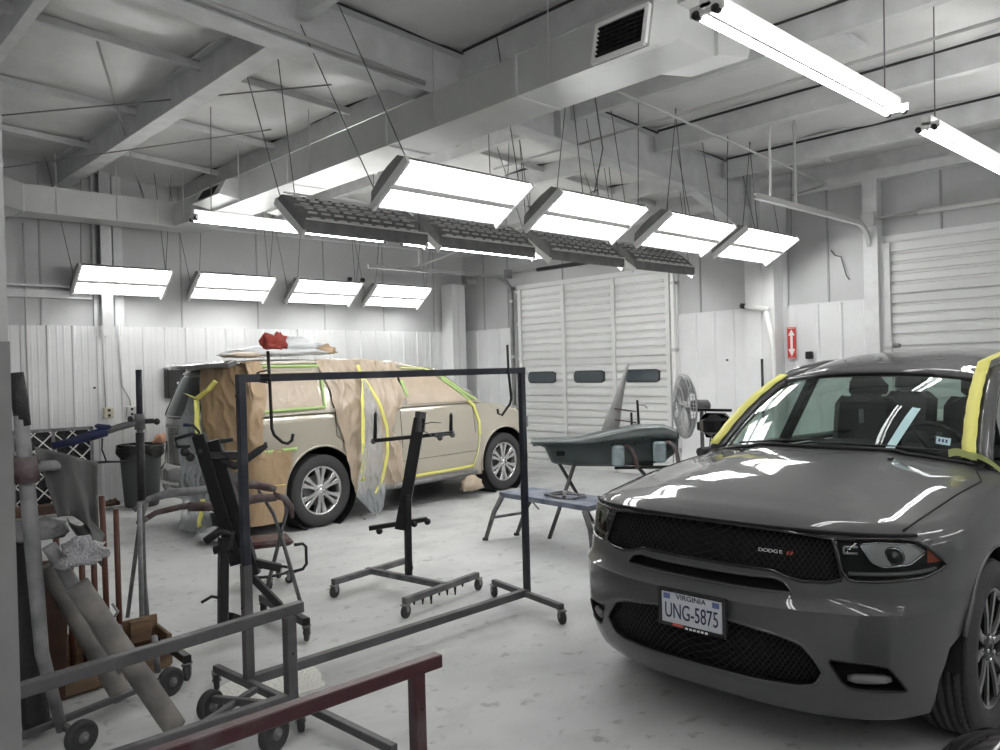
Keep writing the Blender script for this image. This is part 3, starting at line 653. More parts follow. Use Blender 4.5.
def wheel(car, x, y, r, w_, rimr, style, m_rim, name='wheel'):
    """tyre with a rim child; y side sign gives the outer face"""
    sg = 1 if y > 0 else -1; c = Vector((x, y, r)); ax = (0, sg, 0); h = w_ / 2
    prof = [(rimr, -h*.75), (rimr+.02, -h*.95), (r-.05, -h), (r-.012, -h*.86), (r, -h*.7)]
    for k in range(5):
        q = -h*.7 + 1.4*h*k/5; d = 1.4*h/5; prof += [(r, q+.003), (r, q+d*.74), (r-.014, q+d*.77), (r-.014, q+d*.97)]
    prof += [(r, h*.7), (r-.012, h*.86), (r-.05, h), (rimr+.02, h*.95), (rimr, h*.75)]
    mb = MB(); n = 72; mb.lathe(prof, c, ax, n)
    for k in range(n):      # tread blocks: lateral sipes on both shoulders
        t = 2*PI*k/n
        for q in (-1, 1):
            for rr, y0, y1 in ((r+.0015, h*.45, h*.84),):
                a = Vector((math.cos(t), 0, math.sin(t))); tt = Vector((-math.sin(t), 0, math.cos(t)))
                p = lambda yy, s_: c + a*(rr - max(0, abs(yy)-h*.7)*.55) + tt*s_*.009 + Vector((0, sg*yy, 0))
                mb.add([p(q*y0, -1), p(q*y0, 1), p(q*y1, 1), p(q*y1, -1), c+a*(r-.02)+tt*-.009+Vector((0, sg*q*y0, 0)), c+a*(r-.02)+tt*.009+Vector((0, sg*q*y0, 0)), c+a*(r-.03)+tt*.009+Vector((0, sg*q*y1, 0)), c+a*(r-.03)+tt*-.009+Vector((0, sg*q*y1, 0))], [(0,1,2,3), (0,4,5,1), (3,2,6,7), (0,3,7,4), (1,5,6,2)])
    ty = mb.build(name, M['rubber'], car)
    mb = MB(); mb.lathe([(rimr+.008, h*.80), (rimr+.004, h*.86), (rimr-.012, h*.84), (rimr-.022, h*.6), (rimr-.03, -h*.2), (rimr-.03, -h*.8)], c, ax, 48, 0)
    o = h * .74
    def P(rr, t, yy): return c + Vector((math.cos(t)*rr, sg*yy, math.sin(t)*rr))
    ns = 5 if style == 'twin' else 6
    for k in range(ns):
        for q in (-1, 1):
            t0 = 2*PI*k/ns + PI/2
            if style == 'twin': ti, to, wi, wo = t0 + q*.20, t0 + q*.30, .020, .026
            else: ti, to, wi, wo = t0 + q*.15, t0 + q*.19, .022, .034
            r0, r1 = .055, rimr - .01; rings = []
            for rr, tt, ww, dy in ((r0, ti, wi, -.012), ((r0+r1)/2, (ti+to)/2, wi*.9, -.004), (r1, to, wo, .0)):
                d = Vector((-math.sin(tt), 0, math.cos(tt))); b = P(rr, tt, o + dy)
                rings.append([b - d*ww, b - d*ww*.7 + Vector((0, sg*.01, 0)), b + d*ww*.7 + Vector((0, sg*.01, 0)), b + d*ww, b + d*ww - Vector((0, sg*.05, 0)), b - d*ww - Vector((0, sg*.05, 0))])
            mb.loft(rings, 0, True, False)
    mb.lathe([(.075, o-.05), (.075, o-.01), (.06, o+.004), (.0001, o+.006)], c, ax, 24)
    rim = mb.build('rim', m_rim, ty)
    mb = MB(); mb.lathe([(.0001, o+.014), (.03, o+.012), (.034, o)], c, ax, 20); mb.build('centre_cap', M['carblack'] if style == 'twin' else M['chrome'], rim)
    mb = MB()
    for k in range(5): mb.disc(P(.052, 2*PI*k/5, o+.004), .008, .016, ax, 8)
    mb.build('lug_nuts', M['chrome'], rim)
    MB().lathe([(.17, o-.10), (.16, o-.085), (.0001, o-.085)], c, ax, 28).build('brake_disc', M['steeld'], rim)
    MB().lathe([(rimr-.02, -h*.5), (.0001, -h*.5)], c, ax, 28).build('inner_barrel', M['void'], rim)
    return ty
# ================================================================== grey SUV at the right
D = thing('sport_utility_car', (-6.185, -9.71, 0), 'glossy dark grey sport utility car facing left, yellow tape on its windscreen pillars', 'car', 3.160)
def DH(x, y):
    zc = interp(x, [(-4.3, 1.02), (-1.0, 1.08), (-.62, 1.185), (-.5, 1.20), (-.3, 1.185), (0, 1.155), (.3, 1.115), (.55, 1.075), (.7, 1.04), (.79, 1.0), (.85, .97)])
    zs = interp(x, [(-4.3, 1.02), (-1.0, 1.08), (-.5, 1.075), (0, 1.03), (.3, .985), (.6, .945), (.8, .93)])
    a = min(1.15, abs(y) / .93); z = zc - (zc - zs) * a ** 3.2
    k = smooth(x, .72, .35) * smooth(x, -.9, -.5)
    z += .016 * k * smooth(abs(y), .46 + .05 * x, .40 + .05 * x) - .006 * k * math.exp(-((abs(y) - .60) / .06) ** 2)
    return z
car = Car(Lf=[(.18, .78), (.25, .86), (.33, .915), (.45, .94), (.60, .94), (.685, .935), (.70, .905), (.80, .88), (.92, .85), (.97, .83), (1.03, .80), (1.2, .62)],
    Wf=[(.18, .88), (.25, .93), (.45, .955), (.69, .968), (.72, .962), (.9, .955), (1.03, .94), (1.2, .85)], n=3.0, xr=-3.45, Lr=lambda z: .74 - .12 * max(0, z - .7), nr=3.6,
    zb=lambda x, y: .205 + .03 * (abs(y) > .6) * 0 + interp(x, [(-4.2, .12), (-3.4, .06), (0, .07), (.45, .06), (.6, .02), (.8, 0)]), H=DH, rnd=(.045, .07))
body = car.body().build('body_shell', [M['greypaint'], M['dash'], M['void']], D)
T = lambda y, z=.8: car.th(y, z)
def yf(pts, z=.8):   # z as a function of theta from (|y|, z) points
    q = [(T(a, z), b) for a, b in pts]; return lambda t: interp(abs(t), q)
g_top, g_bot = yf([(0, .982), (.3, .979), (.5, .970), (.565, .960), (.60, .815)]), yf([(0, .812), (.33, .815), (.40, .795), (.46, .785), (.55, .79), (.60, .805)])
s_top, s_bot = yf([(0, .778), (.2, .780), (.34, .788), (.385, .778), (.415, .745)]), yf([(0, .726), (.2, .727), (.32, .730), (.415, .735)])
l_top, l_bot = yf([(0, .585), (.2, .585), (.40, .560), (.47, .540), (.53, .47), (.545, .44)], .45), yf([(0, .345), (.25, .345), (.45, .355), (.52, .375), (.545, .43)], .45)
f_top, f_bot = yf([(.57, .492), (.70, .485), (.76, .47), (.81, .37)], .45), yf([(.57, .475), (.62, .385), (.66, .372), (.81, .365)], .45)
h_top = yf([(.575, .963), (.64, .968), (.785, .972), (.84, .955), (.885, .89), (.90, .86)]); h_bot = yf([(.575, .945), (.605, .815), (.64, .803), (.72, .802), (.85, .815), (.89, .84), (.90, .855)])
gT, sT, lT, f0, f1, h0, h1 = T(.60), T(.415), T(.545, .45), T(.57, .45), T(.81, .45), T(.575), T(.90)
cut = [car.cutter(-gT, gT, g_top, g_bot, .06, -.05, 44), car.cutter(-sT, sT, s_top, s_bot, .06, -.045, 30), car.cutter(-lT, lT, l_top, l_bot, .06, -.06, 36)]
for sg in (-1, 1):
    cut.append(car.cutter(sg*f0, sg*f1, f_top, f_bot, .05, -.05, 12)); cut.append(car.cutter(sg*h0, sg*h1, h_top, h_bot, .05, -.07, 18))
for wx in (0, -3.045):
    for sg in (-1, 1):
        pl_ = [(wx + .452*math.cos(a), .40 + .452*math.sin(a)) for a in [math.radians(22 + 190*i/30) for i in range(31)]] + [(wx - .40, -.2)] + ([(wx + .555, -.2), (wx + .545, .40), (wx + .50, .52)] if wx > -1 else [(wx + .44, -.2), (wx + .45, .40)])
        cut.append(MB().prism(pl_, sg*.54, sg*1.2, 'y').build('cutter_tmp', M['void']))
boolean(body, cut)
# grille: black surround lip, mesh, emblem
def lattice(t0, t1, top, bot, off, cell, r, nrow):
    mb = MB(); n = int((t1 - t0) / cell)
    for k in range(-nrow, n + nrow):
        for sgn in (1, -1):
            pts = []
            for j in range(0, nrow + 1):
                t = t0 + (k + sgn * j * .5 + (0 if sgn > 0 else 0)) * cell; 
                if t < t0 or t > t1:
                    if len(pts) > 1: mb.tube(pts, r, 3, caps=False)
                    pts = []; continue
                z0 = -.1; z = lerp(bot(0) - .03, top(0) + .03, j / nrow)
                if bot(t) <= z <= top(t): pts.append(car.surf(t, z, off))
                else:
                    if len(pts) > 1: mb.tube(pts, r, 3, caps=False)
                    pts = []
            if len(pts) > 1: mb.tube(pts, r, 3, caps=False)
    return mb
gr = lattice(-gT, gT, g_top, g_bot, -.022, .026, .0020, 14).build('grille', M['plasticblack'], D); tag(gr, 'gloss black grille mesh')
lg = lattice(-lT, lT, l_top, l_bot, -.03, .024, .0024, 18).build('lower_grille', M['plasticblack'], D)
def rim_path(t0, t1, top, bot, off, n=40):
    a = [car.surf(lerp(t0, t1, i / n), top(lerp(t0, t1, i / n)), off) for i in range(n + 1)]
    b = [car.surf(lerp(t1, t0, i / n), bot(lerp(t1, t0, i / n)), off) for i in range(n + 1)]
    return a + b + [a[0]]
MB().tube(rim_path(-gT, gT, g_top, g_bot, -.004), .009, 6).build('surround', M['carblack'], gr)
MB().tube(rim_path(-sT, sT, s_top, s_bot, -.002), .006, 6).build('slot_surround', M['greypaint'], D)
MB().tube(rim_path(-lT, lT, l_top, l_bot, -.002), .007, 6).build('surround', M['greypaint'], lg)
# hood lip gap and shut lines
lip = [(t, .990 - .014 * (abs(t) / h1) ** 2) for t in [h1 * (i - 30) / 30 * .82 for i in range(61)]]
MB().tube([car.surf(a, z, .0) for a, z in lip], .0085, 6).build('hood_gap', M['gap'], D)
for sg in (-1, 1):
    pts = []
    for t in [i / 24 for i in range(25)]:
        x = lerp(.60, -.47, t); y = lerp(.775, .83, min(1, t * 1.15)) if t < .85 else lerp(.83, .76, (t - .85) / .15)
        pts.append((x, sg * y, DH(x, sg * y) + .0005))
    MB().tube(pts, .0045 if sg > 0 else .002, 5).build('hood_gap', M['gap'], D)
# maker's wordmark in the grille with its red slashes
def face_mtx(t, z, off):
    p = car.surf(t, z, off); q = car.surf(t + .02, z, off); r_ = (q - p).normalized(); u = Vector((0, 0, 1)); u = (u - r_ * u.dot(r_)).normalized(); nn = r_.cross(u)
    return Matrix((r_, u, nn)).transposed().to_4x4(), p
for k, ch in enumerate('DODGE'):
    R, p = face_mtx(T(.275 + .022 * k), .892, -.004); mt = Matrix.Translation(p) @ R
    text(ch, .021, mt, 'emblem_letter', M['signwhite'], gr, .001, sx=1.4)
mb = MB()
for k in range(2):
    a, b = car.surf(T(.388 + .015*k), .885, -.004), car.surf(T(.397 + .015*k), .899, -.004); mb.bar(a, b, .005, .007)
tag(mb.build('emblem_slashes', M['red'], gr), 'two small red slashes')
# number plate
R, p = face_mtx(0.0, .598, .02); R = Matrix.Rotation(0, 4, 'X') @ R; PM = Matrix.Translation(p + Vector((.012, 0.0, 0))) @ R
def PL(x, y, z=0): return PM @ Vector((x, y, z))
mb = MB(); mb.bbox((0, 0, -.012), (.345, .170, .02), None, 0, .006)
for a, b in (((0, .078), (.345, .016)), ((0, -.078), (.345, .018)), ((.164, 0), (.016, .17)), ((-.164, 0), (.016, .17))): mb.bbox((a[0], a[1], .0), (b[0], b[1], .014), None, 0, .003)
pf = mb.xform(PM).build('plate_frame', M['carblack'], D)
pl = MB().bbox((0, .0, 0), (.305, .142, .004), None, 0, .0).xform(PM).build('number_plate', M['plate'], pf)
text('VIRGINIA', .032, PM @ Matrix.Translation((0, .052, .003)), 'plate_state_name', M['platetxt'], pl, sx=1.15)
text('UNG-5875', .098, PM @ Matrix.Translation((0, -.016, .003)), 'plate_number', M['platetxt'], pl, sx=.62)
for x in (-.125, .125): MB().bbox((x, .05, .003), (.034, .024, .002)).xform(PM).build('plate_sticker', mat('plate_sticker_blue', (.12, .15, .35), .5), pl)
mb = MB()
for k in range(9):
    if k < 3: continue
    mb.bbox((-.08 + k*.02, -.0785, .010), (.012, .008, .004))
mb.xform(PM).build('frame_lettering', M['signwhite'], pf)
MB().bbox((-.065, -.074, .008), (.055, .010, .004)).xform(PM).build('frame_badge', M['red'], pf)
# lamps
for sg in (-1, 1):
    hl = MB(); nu = 18
    hl.grid(car.patch(sg*h0, sg*h1, h_top, h_bot, -.001), 18, 4); hl = hl.build('headlight', M['lens'], D)
    MB().tube(rim_path(sg*h0, sg*h1, h_top, h_bot, -.001, 20), .006, 6).build('bezel', M['carblack'], hl)
    inner = lambda t: lerp(h_bot(t), h_top(t), .25)
    tc_ = T(.775); c = car.surf(sg*tc_, .895, -.035); nn = (car.surf(sg*tc_, .895, .1) - c).normalized(); nf = (nn + Vector((.9, 0, 0))).normalized()
    # silver eye-shaped reflector
    tp = lambda t: interp(abs(t), [(T(.665), .945), (T(.72), .952), (T(.83), .942), (T(.862), .91)]); bt = lambda t: interp(abs(t), [(T(.665), .935), (T(.70), .875), (T(.74), .855), (T(.82), .862), (T(.862), .905)])
    MB().grid(car.patch(sg*T(.665), sg*T(.862), tp, bt, -.03), 12, 3).build('reflector_bowl', M['lampgrey'], hl)
    MB().tube(rim_path(sg*T(.665), sg*T(.862), tp, bt, -.024, 16), .004, 5).build('bowl_rim', M['chrome'], hl)
    MB().lathe([(.036, -.01), (.036, .012), (.030, .016), (.028, .012), (.02, .02), (.0001, .026)], c, nf, 24).build('projector', M['carblack'], hl)
    MB().lathe([(.040, -.012), (.042, .010), (.036, .013)], c, nf, 24).build('projector_ring', M['chrome'], hl)
    tp2 = lambda t: interp(abs(t), [(T(.868), .925), (T(.895), .885)]); bt2 = lambda t: interp(abs(t), [(T(.868), .87), (T(.895), .862)])
    tag(MB().grid(car.patch(sg*T(.862), sg*T(.897), lambda t: .925 - .03*(abs(t)-T(.862))/.12, lambda t: .868, -.012), 6, 3).build('side_marker', M['amber'], hl), 'amber side marker')
    mb = MB()
    for z in (.905, .93): mb.tube([car.surf(sg*lerp(T(.605), T(.655), i/6), z, -.03) for i in range(7)], .006, 6)
    mb.tube([car.surf(sg*T(.605), lerp(.905, .93, i/3), -.03) for i in range(4)], .006, 6)
    mb.build('signal_bars', M['lampgrey'], hl)
    mb = MB(); mb.tube([car.surf(sg*lerp(T(.625), T(.885), i/16), .828 + .012*(i/16)**3, -.02) for i in range(17)], .008, 6); mb.build('running_light', M['steeld'], hl)
    fl = MB().tube([car.surf(sg*lerp(T(.635, .45), T(.775, .45), i/6), .412, -.03) for i in range(7)], .022, 8, rs=[.012, .02, .021, .021, .021, .02, .012]).build('fog_lamp', M['steeld'], D)
    MB().tube(rim_path(sg*f0, sg*f1, f_top, f_bot, -.002, 14), .005, 5).build('surround', M['plasticblack'], fl)
# wheel arch lips
for wx in (0, -3.045):
    for sg in (-1, 1):
        pts = [(wx + .452*math.cos(a), sg*(interp(.40 + .452*math.sin(a), car.Wf) * (1 - .018*max(0, math.cos(a))**2 * (wx > -1)) - .004), .40 + .452*math.sin(a)) for a in [math.radians(20 + 160*i/40) for i in range(41)]]
        MB().tube(pts, .010, 6).build('arch_lip', M['greypaint'], D)
        MB().grid(lambda u, v: (wx + .442*math.cos(PI*u), sg*lerp(.60, .93, v), .40 + .442*math.sin(PI*u)), 30, 2).build('arch_liner', M['plasticblack'], D)
for wx in (0, -3.045):
    for sg in (-1, 1): wheel(D, wx, sg*.83, .395, .255, .262, 'twin', M['alloyblack'])
# greenhouse
def cowl(y): return Vector((-.40 - .17 * (y/.74)**2, y, DH(-.40 - .17*(y/.74)**2, y) + .012))
def header(y): return Vector((-1.16 - .10 * (y/.6)**2, y * .83, 1.615 - .035 * (y/.72)**2))
def ws(u, v):
    y = lerp(-.725, .725, u); a, b = cowl(y), header(y); p = a.lerp(b, v); p.x += .035 * math.sin(PI*v); p.z += .028 * math.sin(PI*v); return p
MB().grid(ws, 24, 10).build('windscreen', M['glass'], D)
MB().tube([cowl(lerp(-.76, .76, i/20)) + Vector((.012, 0, -.004)) for i in range(21)], .012, 6).build('cowl_trim', M['plasticblack'], D)
MB().tube([ws(i/20, 1) + Vector((.008, 0, 0)) for i in range(21)], .013, 6).build('header_seal', M['plasticblack'], D)
def rp(x, s_):   # roof edge (cant rail)
    return Vector((x, s_*interp(x, [(-4.05, .56), (-3.5, .62), (-2.2, .655), (-1.27, .62)]), interp(x, [(-4.05, 1.60), (-3.6, 1.66), (-2.6, 1.68), (-1.8, 1.655), (-1.27, 1.58)])))
def rooffn(u, v):
    x = lerp(-1.16, -4.05, v); y0 = rp(min(x, -1.2), 1).y; s_ = 2*u - 1
    zc = interp(x, [(-4.05, 1.69), (-3.4, 1.75), (-2.4, 1.775), (-1.8, 1.745), (-1.4, 1.68), (-1.16, 1.625)])
    e = rp(min(x, -1.27), 1).z; z = e + (zc - e) * (1 - abs(s_)**3)
    if v < .08: x -= .10 * s_*s_ * (1 - v/.08)
    return (x, s_*y0, z)
MB().slab(rooffn, (0, 0, 1), .035, 28, 26).build('roof', M['greypaint'], D)
for s_ in (-1, 1):
    A = [ws(0 if s_ < 0 else 1, i/12) + Vector((-.02, s_*.035, -.012)) for i in range(13)]
    mb = MB(); mb.tube(A + [rp(x, s_) for x in (-1.36, -1.6, -2.0, -2.6, -3.2, -3.7, -4.03)], .042, 8, rs=[.05]*13 + [.045]*7); mb.build('pillar', M['greypaint'], D)
    for xb, xt, w_, zt in ((-1.75, -1.85, .09, 1.64), (-2.85, -2.8, .09, 1.66), (-3.85, -3.78, .22, 1.62)):
        MB().bar((xb, s_*.90, 1.05), (xt, s_*rp(xt, 1).y, zt), w_, .05, up=(0, s_, 0)).build('pillar', M['carblack'] if xb > -3 else M['greypaint'], D)
    for k, (a, b, c_, d_) in enumerate((((-.62), (-1.73), (-1.8), (-1.30)), ((-1.80), (-2.85), (-2.8), (-1.88)), ((-2.9), (-3.85), (-3.7), (-2.85)))):
        p = [Vector((a, s_*.885, 1.09)), Vector((b, s_*.885, 1.09)), rp(c_, s_), rp(d_, s_)]
        p = [q + Vector((0, -s_*.012, 0)) for q in p]
        MB().add(p, [(0, 1, 2, 3)]).build('side_window', M['glass'], D)
    # shoulder between hood corner and door, belt trim
    MB().tube([(x, s_*.90, DH(x, .90) + .03) for x in (-.6, -1.2, -2.0, -2.9, -3.8)], .03, 8).build('belt_moulding', M['greypaint'], D)
# black door mirror on the passenger side
m_ = MB().bbox((-.93, -.97, 1.27), (.13, .22, .17), (0, .1, .15), 0, .045).build('door_mirror', M['carblack'], D)
MB().bar((-.95, -.86, 1.375), (-.95, -1.12, 1.375), .02, .02).build('mirror_bar', M['carblack'], m_)
MB().bar((-.93, -.90, 1.12), (-.93, -.99, 1.17), .06, .04).build('mirror_arm', M['carblack'], m_)
MB().add([(-.62, .885, 1.10), (-1.73, .885, 1.10), (-1.73, .90, 1.06), (-.62, .90, 1.06)], [(0, 1, 2, 3)]).build('window_seal', M['carblack'], D)
for s_ in (-1, 1):
    def sd(pts): return [Vector((x, s_*(interp(z, car.Wf) + .0), z)) for x, z in pts]
    for pts in ([(-.62, 1.03), (-.56, .85), (-.60, .5), (-.66, .30)], [(-1.74, 1.04), (-1.72, .7), (-1.74, .30)], [(-2.82, 1.03), (-2.74, .86), (-2.55, .62), (-2.50, .32)]):
        MB().tube(sd(pts), .004, 5).build('door_gap', M['gap'], D)
    for x in (-1.58, -2.62): MB().tube([Vector((x - .09, s_*.955, .955)), Vector((x - .07, s_*.99, .96)), Vector((x + .09, s_*.99, .965)), Vector((x + .11, s_*.955, .965))], .012, 8).build('door_handle', M['greypaint'], D)
    MB().tube(sd([(-.62, .30), (-1.5, .29), (-2.48, .30)]), .022, 8).build('sill_moulding', M['plasticblack'], D)
# wipers, washer jets
for y0, y1 in ((-.55, .02), (.05, .60)):
    a, b = ws((y0+.74)/1.48, .02), ws((y1+.74)/1.48, .05); MB().tube([a + Vector((.03, 0, .012)), (a+b)/2 + Vector((.035, 0, .018)), b + Vector((.02, 0, .012))], .007, 6).build('wiper', M['plasticblack'], D)
for y in (-.42, .42): MB().bbox((-.28, y, DH(-.28, y) + .006), (.035, .022, .012), None, 0, .003).build('washer_jet', M['plasticblack'], D)
# tape on both pillars
def flat_strip(P, w_, side, off, m, name='masking_tape'):
    mb = MB(); A, B = [], []
    for i, p in enumerate(P):
        wob = .0025 * math.sin(i * 2.3); A.append(p + side * (w_/2 + wob) + off); B.append(p - side * (w_/2 - wob) + off)
    n = len(P); mb.add(A + B, [(i, i+1, n+i+1, n+i) for i in range(n-1)], 0, True)
    o = mb.build(name, m, D); md = o.modifiers.new('t', 'SOLIDIFY'); md.thickness = .003; md.offset = 0; return o
for s_ in (-1, 1):
    P = [ws(.0 if s_ < 0 else 1.0, v) for v in [i/14 for i in range(15)]] + ([rp(x, s_) + Vector((0, -s_*.01, .05)) for x in (-1.34, -1.5, -1.8)] if s_ > 0 else [])
    flat_strip([q + Vector((0, .015*s_ if s_ < 0 else -.025, 0)) for q in P], .075 if s_ > 0 else .055, Vector((.25, s_*.95, .1)).normalized(), Vector((.034, s_*.012, .034)), M['yellow'])
# loose ends of tape at the foot of the right-hand pillar
e = ws(1, 0)
mb = MB(); mb.grid(lambda u, v: e + Vector((.04 + .01*v, .02 + .17*u - .03, .035 - .10*u*u + .03*v)), 8, 1); o = mb.build('tape_end', M['palegreen'], D)
mb = MB(); mb.grid(lambda u, v: e + Vector((.045 + .01*v, -.10 + .13*u, .03 + .04*v + .01*math.sin(u*5))), 6, 1); o = mb.build('tape_end', M['palegreen'], D)
# pale blue strip and sticker on the screen
mb = MB(); mb.grid(lambda u, v: ws(lerp(.735, .765, u) + .045*v*1.0, lerp(.0, .47, v)) + Vector((.006, 0, .004)), 2, 10); mb.build('flat_strip', M['bluestripe'], D)
mb = MB(); mb.grid(lambda u, v: ws(lerp(.885, .93, u), lerp(.12, .19, v)) + Vector((.004, 0, .003)), 2, 2); st = mb.build('windscreen_sticker', mat('sticker_pale_blue', (.4, .55, .62), .5), D)
mb = MB()
for k in range(3): mb.grid(lambda u, v, k=k: ws(lerp(.893 + k*.011, .899 + k*.011, u), lerp(.14, .17, v)) + Vector((.006, 0, .005)), 1, 1)
mb.build('sticker_print', M['platetxt'], st)
# cabin
def seat(x, y, w_=.5):
    st = MB().bbox((x, y, 1.02), (.5, w_, .2), None, 0, .06).build('seat', M['seat'], D)
    MB().bbox((x-.30, y, 1.22), (.14, w_*.92, .42), (0, -.2, 0), 0, .06).build('seat_back', M['seat'], st)
    MB().bbox((x-.35, y, 1.50), (.09, .25, .15), (0, -.15, 0), 0, .035).build('headrest', M['seat'], st)
    for q in (-.06, .06): MB().tube([(x-.34, y+q, 1.40), (x-.34, y+q, 1.45)], .006, 6).build('headrest_post', M['steeld'], st)
for y in (-.38, .38): seat(-1.75, y)
for y in (-.38, .38): seat(-2.7, y, .44)
dsh = MB(); dsh.grid(lambda u, v: (lerp(-.5, -.95, v), lerp(-.78, .78, u), 1.13 + .04*math.sin(PI*v) + (.03 if abs(lerp(-.78, .78, u) - .38) < .2 else 0) * math.sin(PI*v)), 30, 8); dsh.build('dashboard', M['dash'], D)
P = [Vector((-1.06 + .07*math.sin(a), .38 + .185*math.cos(a), 1.15 + .17*math.sin(a))) for a in [2*PI*i/28 for i in range(29)]]
sw = MB().tube(P, .015, 8).build('steering_wheel', M['carblack'], D)
for a in (0, 2.1, 4.2): MB().tube([(-1.04, .38, 1.15), (-1.06+.07*math.sin(a), .38 + .17*math.cos(a), 1.15 + .16*math.sin(a))], .012, 6).build('spoke', M['carblack'], sw)
MB().bbox((-1.12, 0, 1.52), (.03, .24, .07), (0, -.2, 0), 0, .02).build('rear_view_mirror', M['carblack'], D)
MB().bbox((-1.05, -.02, 1.35), (.012, .03, .09), None, 0, .004).build('hanging_tag', M['foam'], D)
MB().bbox((-3.9, 0, 1.0), (.05, 1.4, .25), None, 0, .0).build('cabin_rear_trim', M['dash'], D)
MB().add([(-4.16, -.75, 1.1), (-4.16, .75, 1.1), (-4.03, .56, 1.6), (-4.03, -.56, 1.6)], [(0, 1, 2, 3)]).build('rear_window', M['glass'], D)
# dark wing of another car body at the lower right corner
# ================================================================== champagne SUV under masking
S = thing('masked_sport_utility_car', (-2.55, -2.63, 0), 'champagne gold sport utility car masked with brown paper, parked along the back wall', 'car', math.radians(5.5))
def SH(x, y):
    zc = interp(x, [(-4.6, 1.28), (-.75, 1.30), (-.5, 1.29), (0, 1.26), (.5, 1.18), (.75, 1.10), (.95, 1.0)])
    zs = interp(x, [(-4.6, 1.26), (-.75, 1.27), (-.1, 1.22), (.3, 1.13), (.6, 1.03), (.95, .96)])
    return zc - (zc - zs) * min(1.1, abs(y) / 1.0) ** 3
sub = Car(Lf=[(.2, .70), (.4, .78), (.6, .80), (.75, .76), (1.2, .70)], Wf=[(.2, .93), (.30, .98), (.5, 1.0), (.75, 1.012), (.95, .998), (1.25, .975), (1.4, .96)], n=4.2, xr=-3.62,
    Lr=lambda z: .52 - .10 * max(0, z - .75), nr=3.0, zb=lambda x, y: interp(x, [(-4.6, .42), (-3.6, .30), (.4, .28), (.9, .30)]), H=SH, rnd=(.03, .06))
body = sub.body(rows=22, caps=10, cowl=-.6, nf=30, ns=80, nr=24).build('body_shell', [M['gold'], M['dash'], M['void']], S)
cut = []
for wx in (0, -3.12):
    for sg in (-1, 1): cut.append(MB().disc((wx, sg*.92, .42), .475, .62, (0, 1, 0), 48).build('cutter_tmp', M['void']))
boolean(body, cut)
for wx in (0, -3.12):
    for sg in (-1, 1):
        wheel(S, wx, sg*.87, .405, .27, .268, 'six', M['alloy'])
        MB().lathe([(.47, -.2), (.47, .16)], (wx, sg*.82, .42), (0, 1, 0), 40).build('arch_liner', M['plasticblack'], S)
        pts = [(wx + .485*math.cos(a), sg*1.0, .42 + .485*math.sin(a)) for a in [math.radians(-10 + 200*i/36) for i in range(37)]]
        MB().tube(pts, .016, 6).build('arch_lip', M['gold'], S)
# greenhouse: side wall from belt to roof
def sroof(x): return interp(x, [(-4.15, 1.79), (-4.05, 1.82), (-3.7, 1.865), (-2.4, 1.875), (-1.7, 1.83), (-1.15, 1.75)])
def sid(x, t, s_=-1, off=0.0):     # t 0 at the belt, 1 at the roof edge
    y = lerp(.975, .74, t ** 1.25) + off; z = lerp(1.27, sroof(x) - .035, t); return Vector((x, s_*y, z))
def pane_mesh(x0, x1, t0, t1, s_, off, nx=10, ny=4, sl0=0.0, sl1=0.0):
    def fn(u, v):
        t = lerp(t0, t1, v); return sid(lerp(x0 + sl0*t, x1 + sl1*t, u), t, s_, off)
    return MB().grid(fn, nx, ny)
for s_ in (-1, 1):
    w1 = MB()
    w1.grid(lambda u, v: sid(lerp(-3.75, -1.12, u) if v > .99 else lerp(lerp(-3.93, -3.76, v), lerp(-.42, -1.12, v), u), v, s_), 40, 8)
    ob = w1.build('upper_side', M['gold'], S)
    for k, (a, b, sa, sb) in enumerate(((-3.82, -3.06, .05, -.0), (-2.92, -1.98, 0, 0), (-1.84, -.62, 0, -.62))):
        pane_mesh(a, b, .08, .84, s_, .006, 10, 4, sa, sb).build('side_window', M['glassdark'], ob)
    MB().tube([sid(lerp(-3.76, -1.12, i/16), 1.0, s_, -.01) + Vector((0, 0, .0)) for i in range(17)], .03, 8).build('roof_gutter', M['gold'], ob)
def srf(u, v):
    s_ = 2*u - 1; x = lerp(-3.98 + .22*abs(s_)**2.6, -1.1, v); e = sroof(x) - .035; return (x + (.06*(1-s_*s_) if v > .97 else 0), s_*.745, e + .06 * (1 - abs(s_)**3) * min(1, (v + .1) * 4))
MB().slab(srf, (0, 0, 1), .03, 16, 24).build('roof', M['gold'], S)
def sws(u, v):
    y = lerp(-.88, .88, u) * lerp(1, .83, v); x = lerp(-.42, -1.12, v) + .12 * (1 - (2*u-1)**2) * lerp(1, .4, v); return Vector((x, y, lerp(1.265, sroof(-1.12) - .02, v)))
MB().grid(sws, 14, 8).build('windscreen', M['glass'], S)
for s_ in (-1, 1): MB().tube([sws(0 if s_ < 0 else 1, i/8) for i in range(9)], .035, 8).build('pillar', M['gold'], S)
# tail: gate, glass, spoiler, lamp, bumper
tg = MB(); 
def tail(u, v, off=0.0):
    y = lerp(-.88, .88, u); z = lerp(.74, 1.78, v); x = -4.16 + .38 * max(0, (z - 1.20))**1.25 - off; k = abs(2*u-1)
    if z > 1.24: y *= lerp(1, .78, (z-1.24)/.54)
    return Vector((x + .20*k**2.6, y, z))
tg.grid(lambda u, v: tail(u, v, .012), 20, 16)
tgo = tg.build('tailgate', M['shadepaint'], S)
MB().grid(lambda u, v: tail(lerp(.06, .94, u), lerp(.52, .93, v), .022), 14, 6).build('rear_window', M['glassdark'], tgo)
MB().tube([tail(lerp(.04, .96, a), b, .018) for a, b in [(i/10, .50) for i in range(11)] + [(1, .55), (1, .75), (1, .95)] + [(1-i/10, .965) for i in range(11)] + [(0, .75), (0, .5)]], .016, 6).build('window_seal', M['carblack'], tgo)
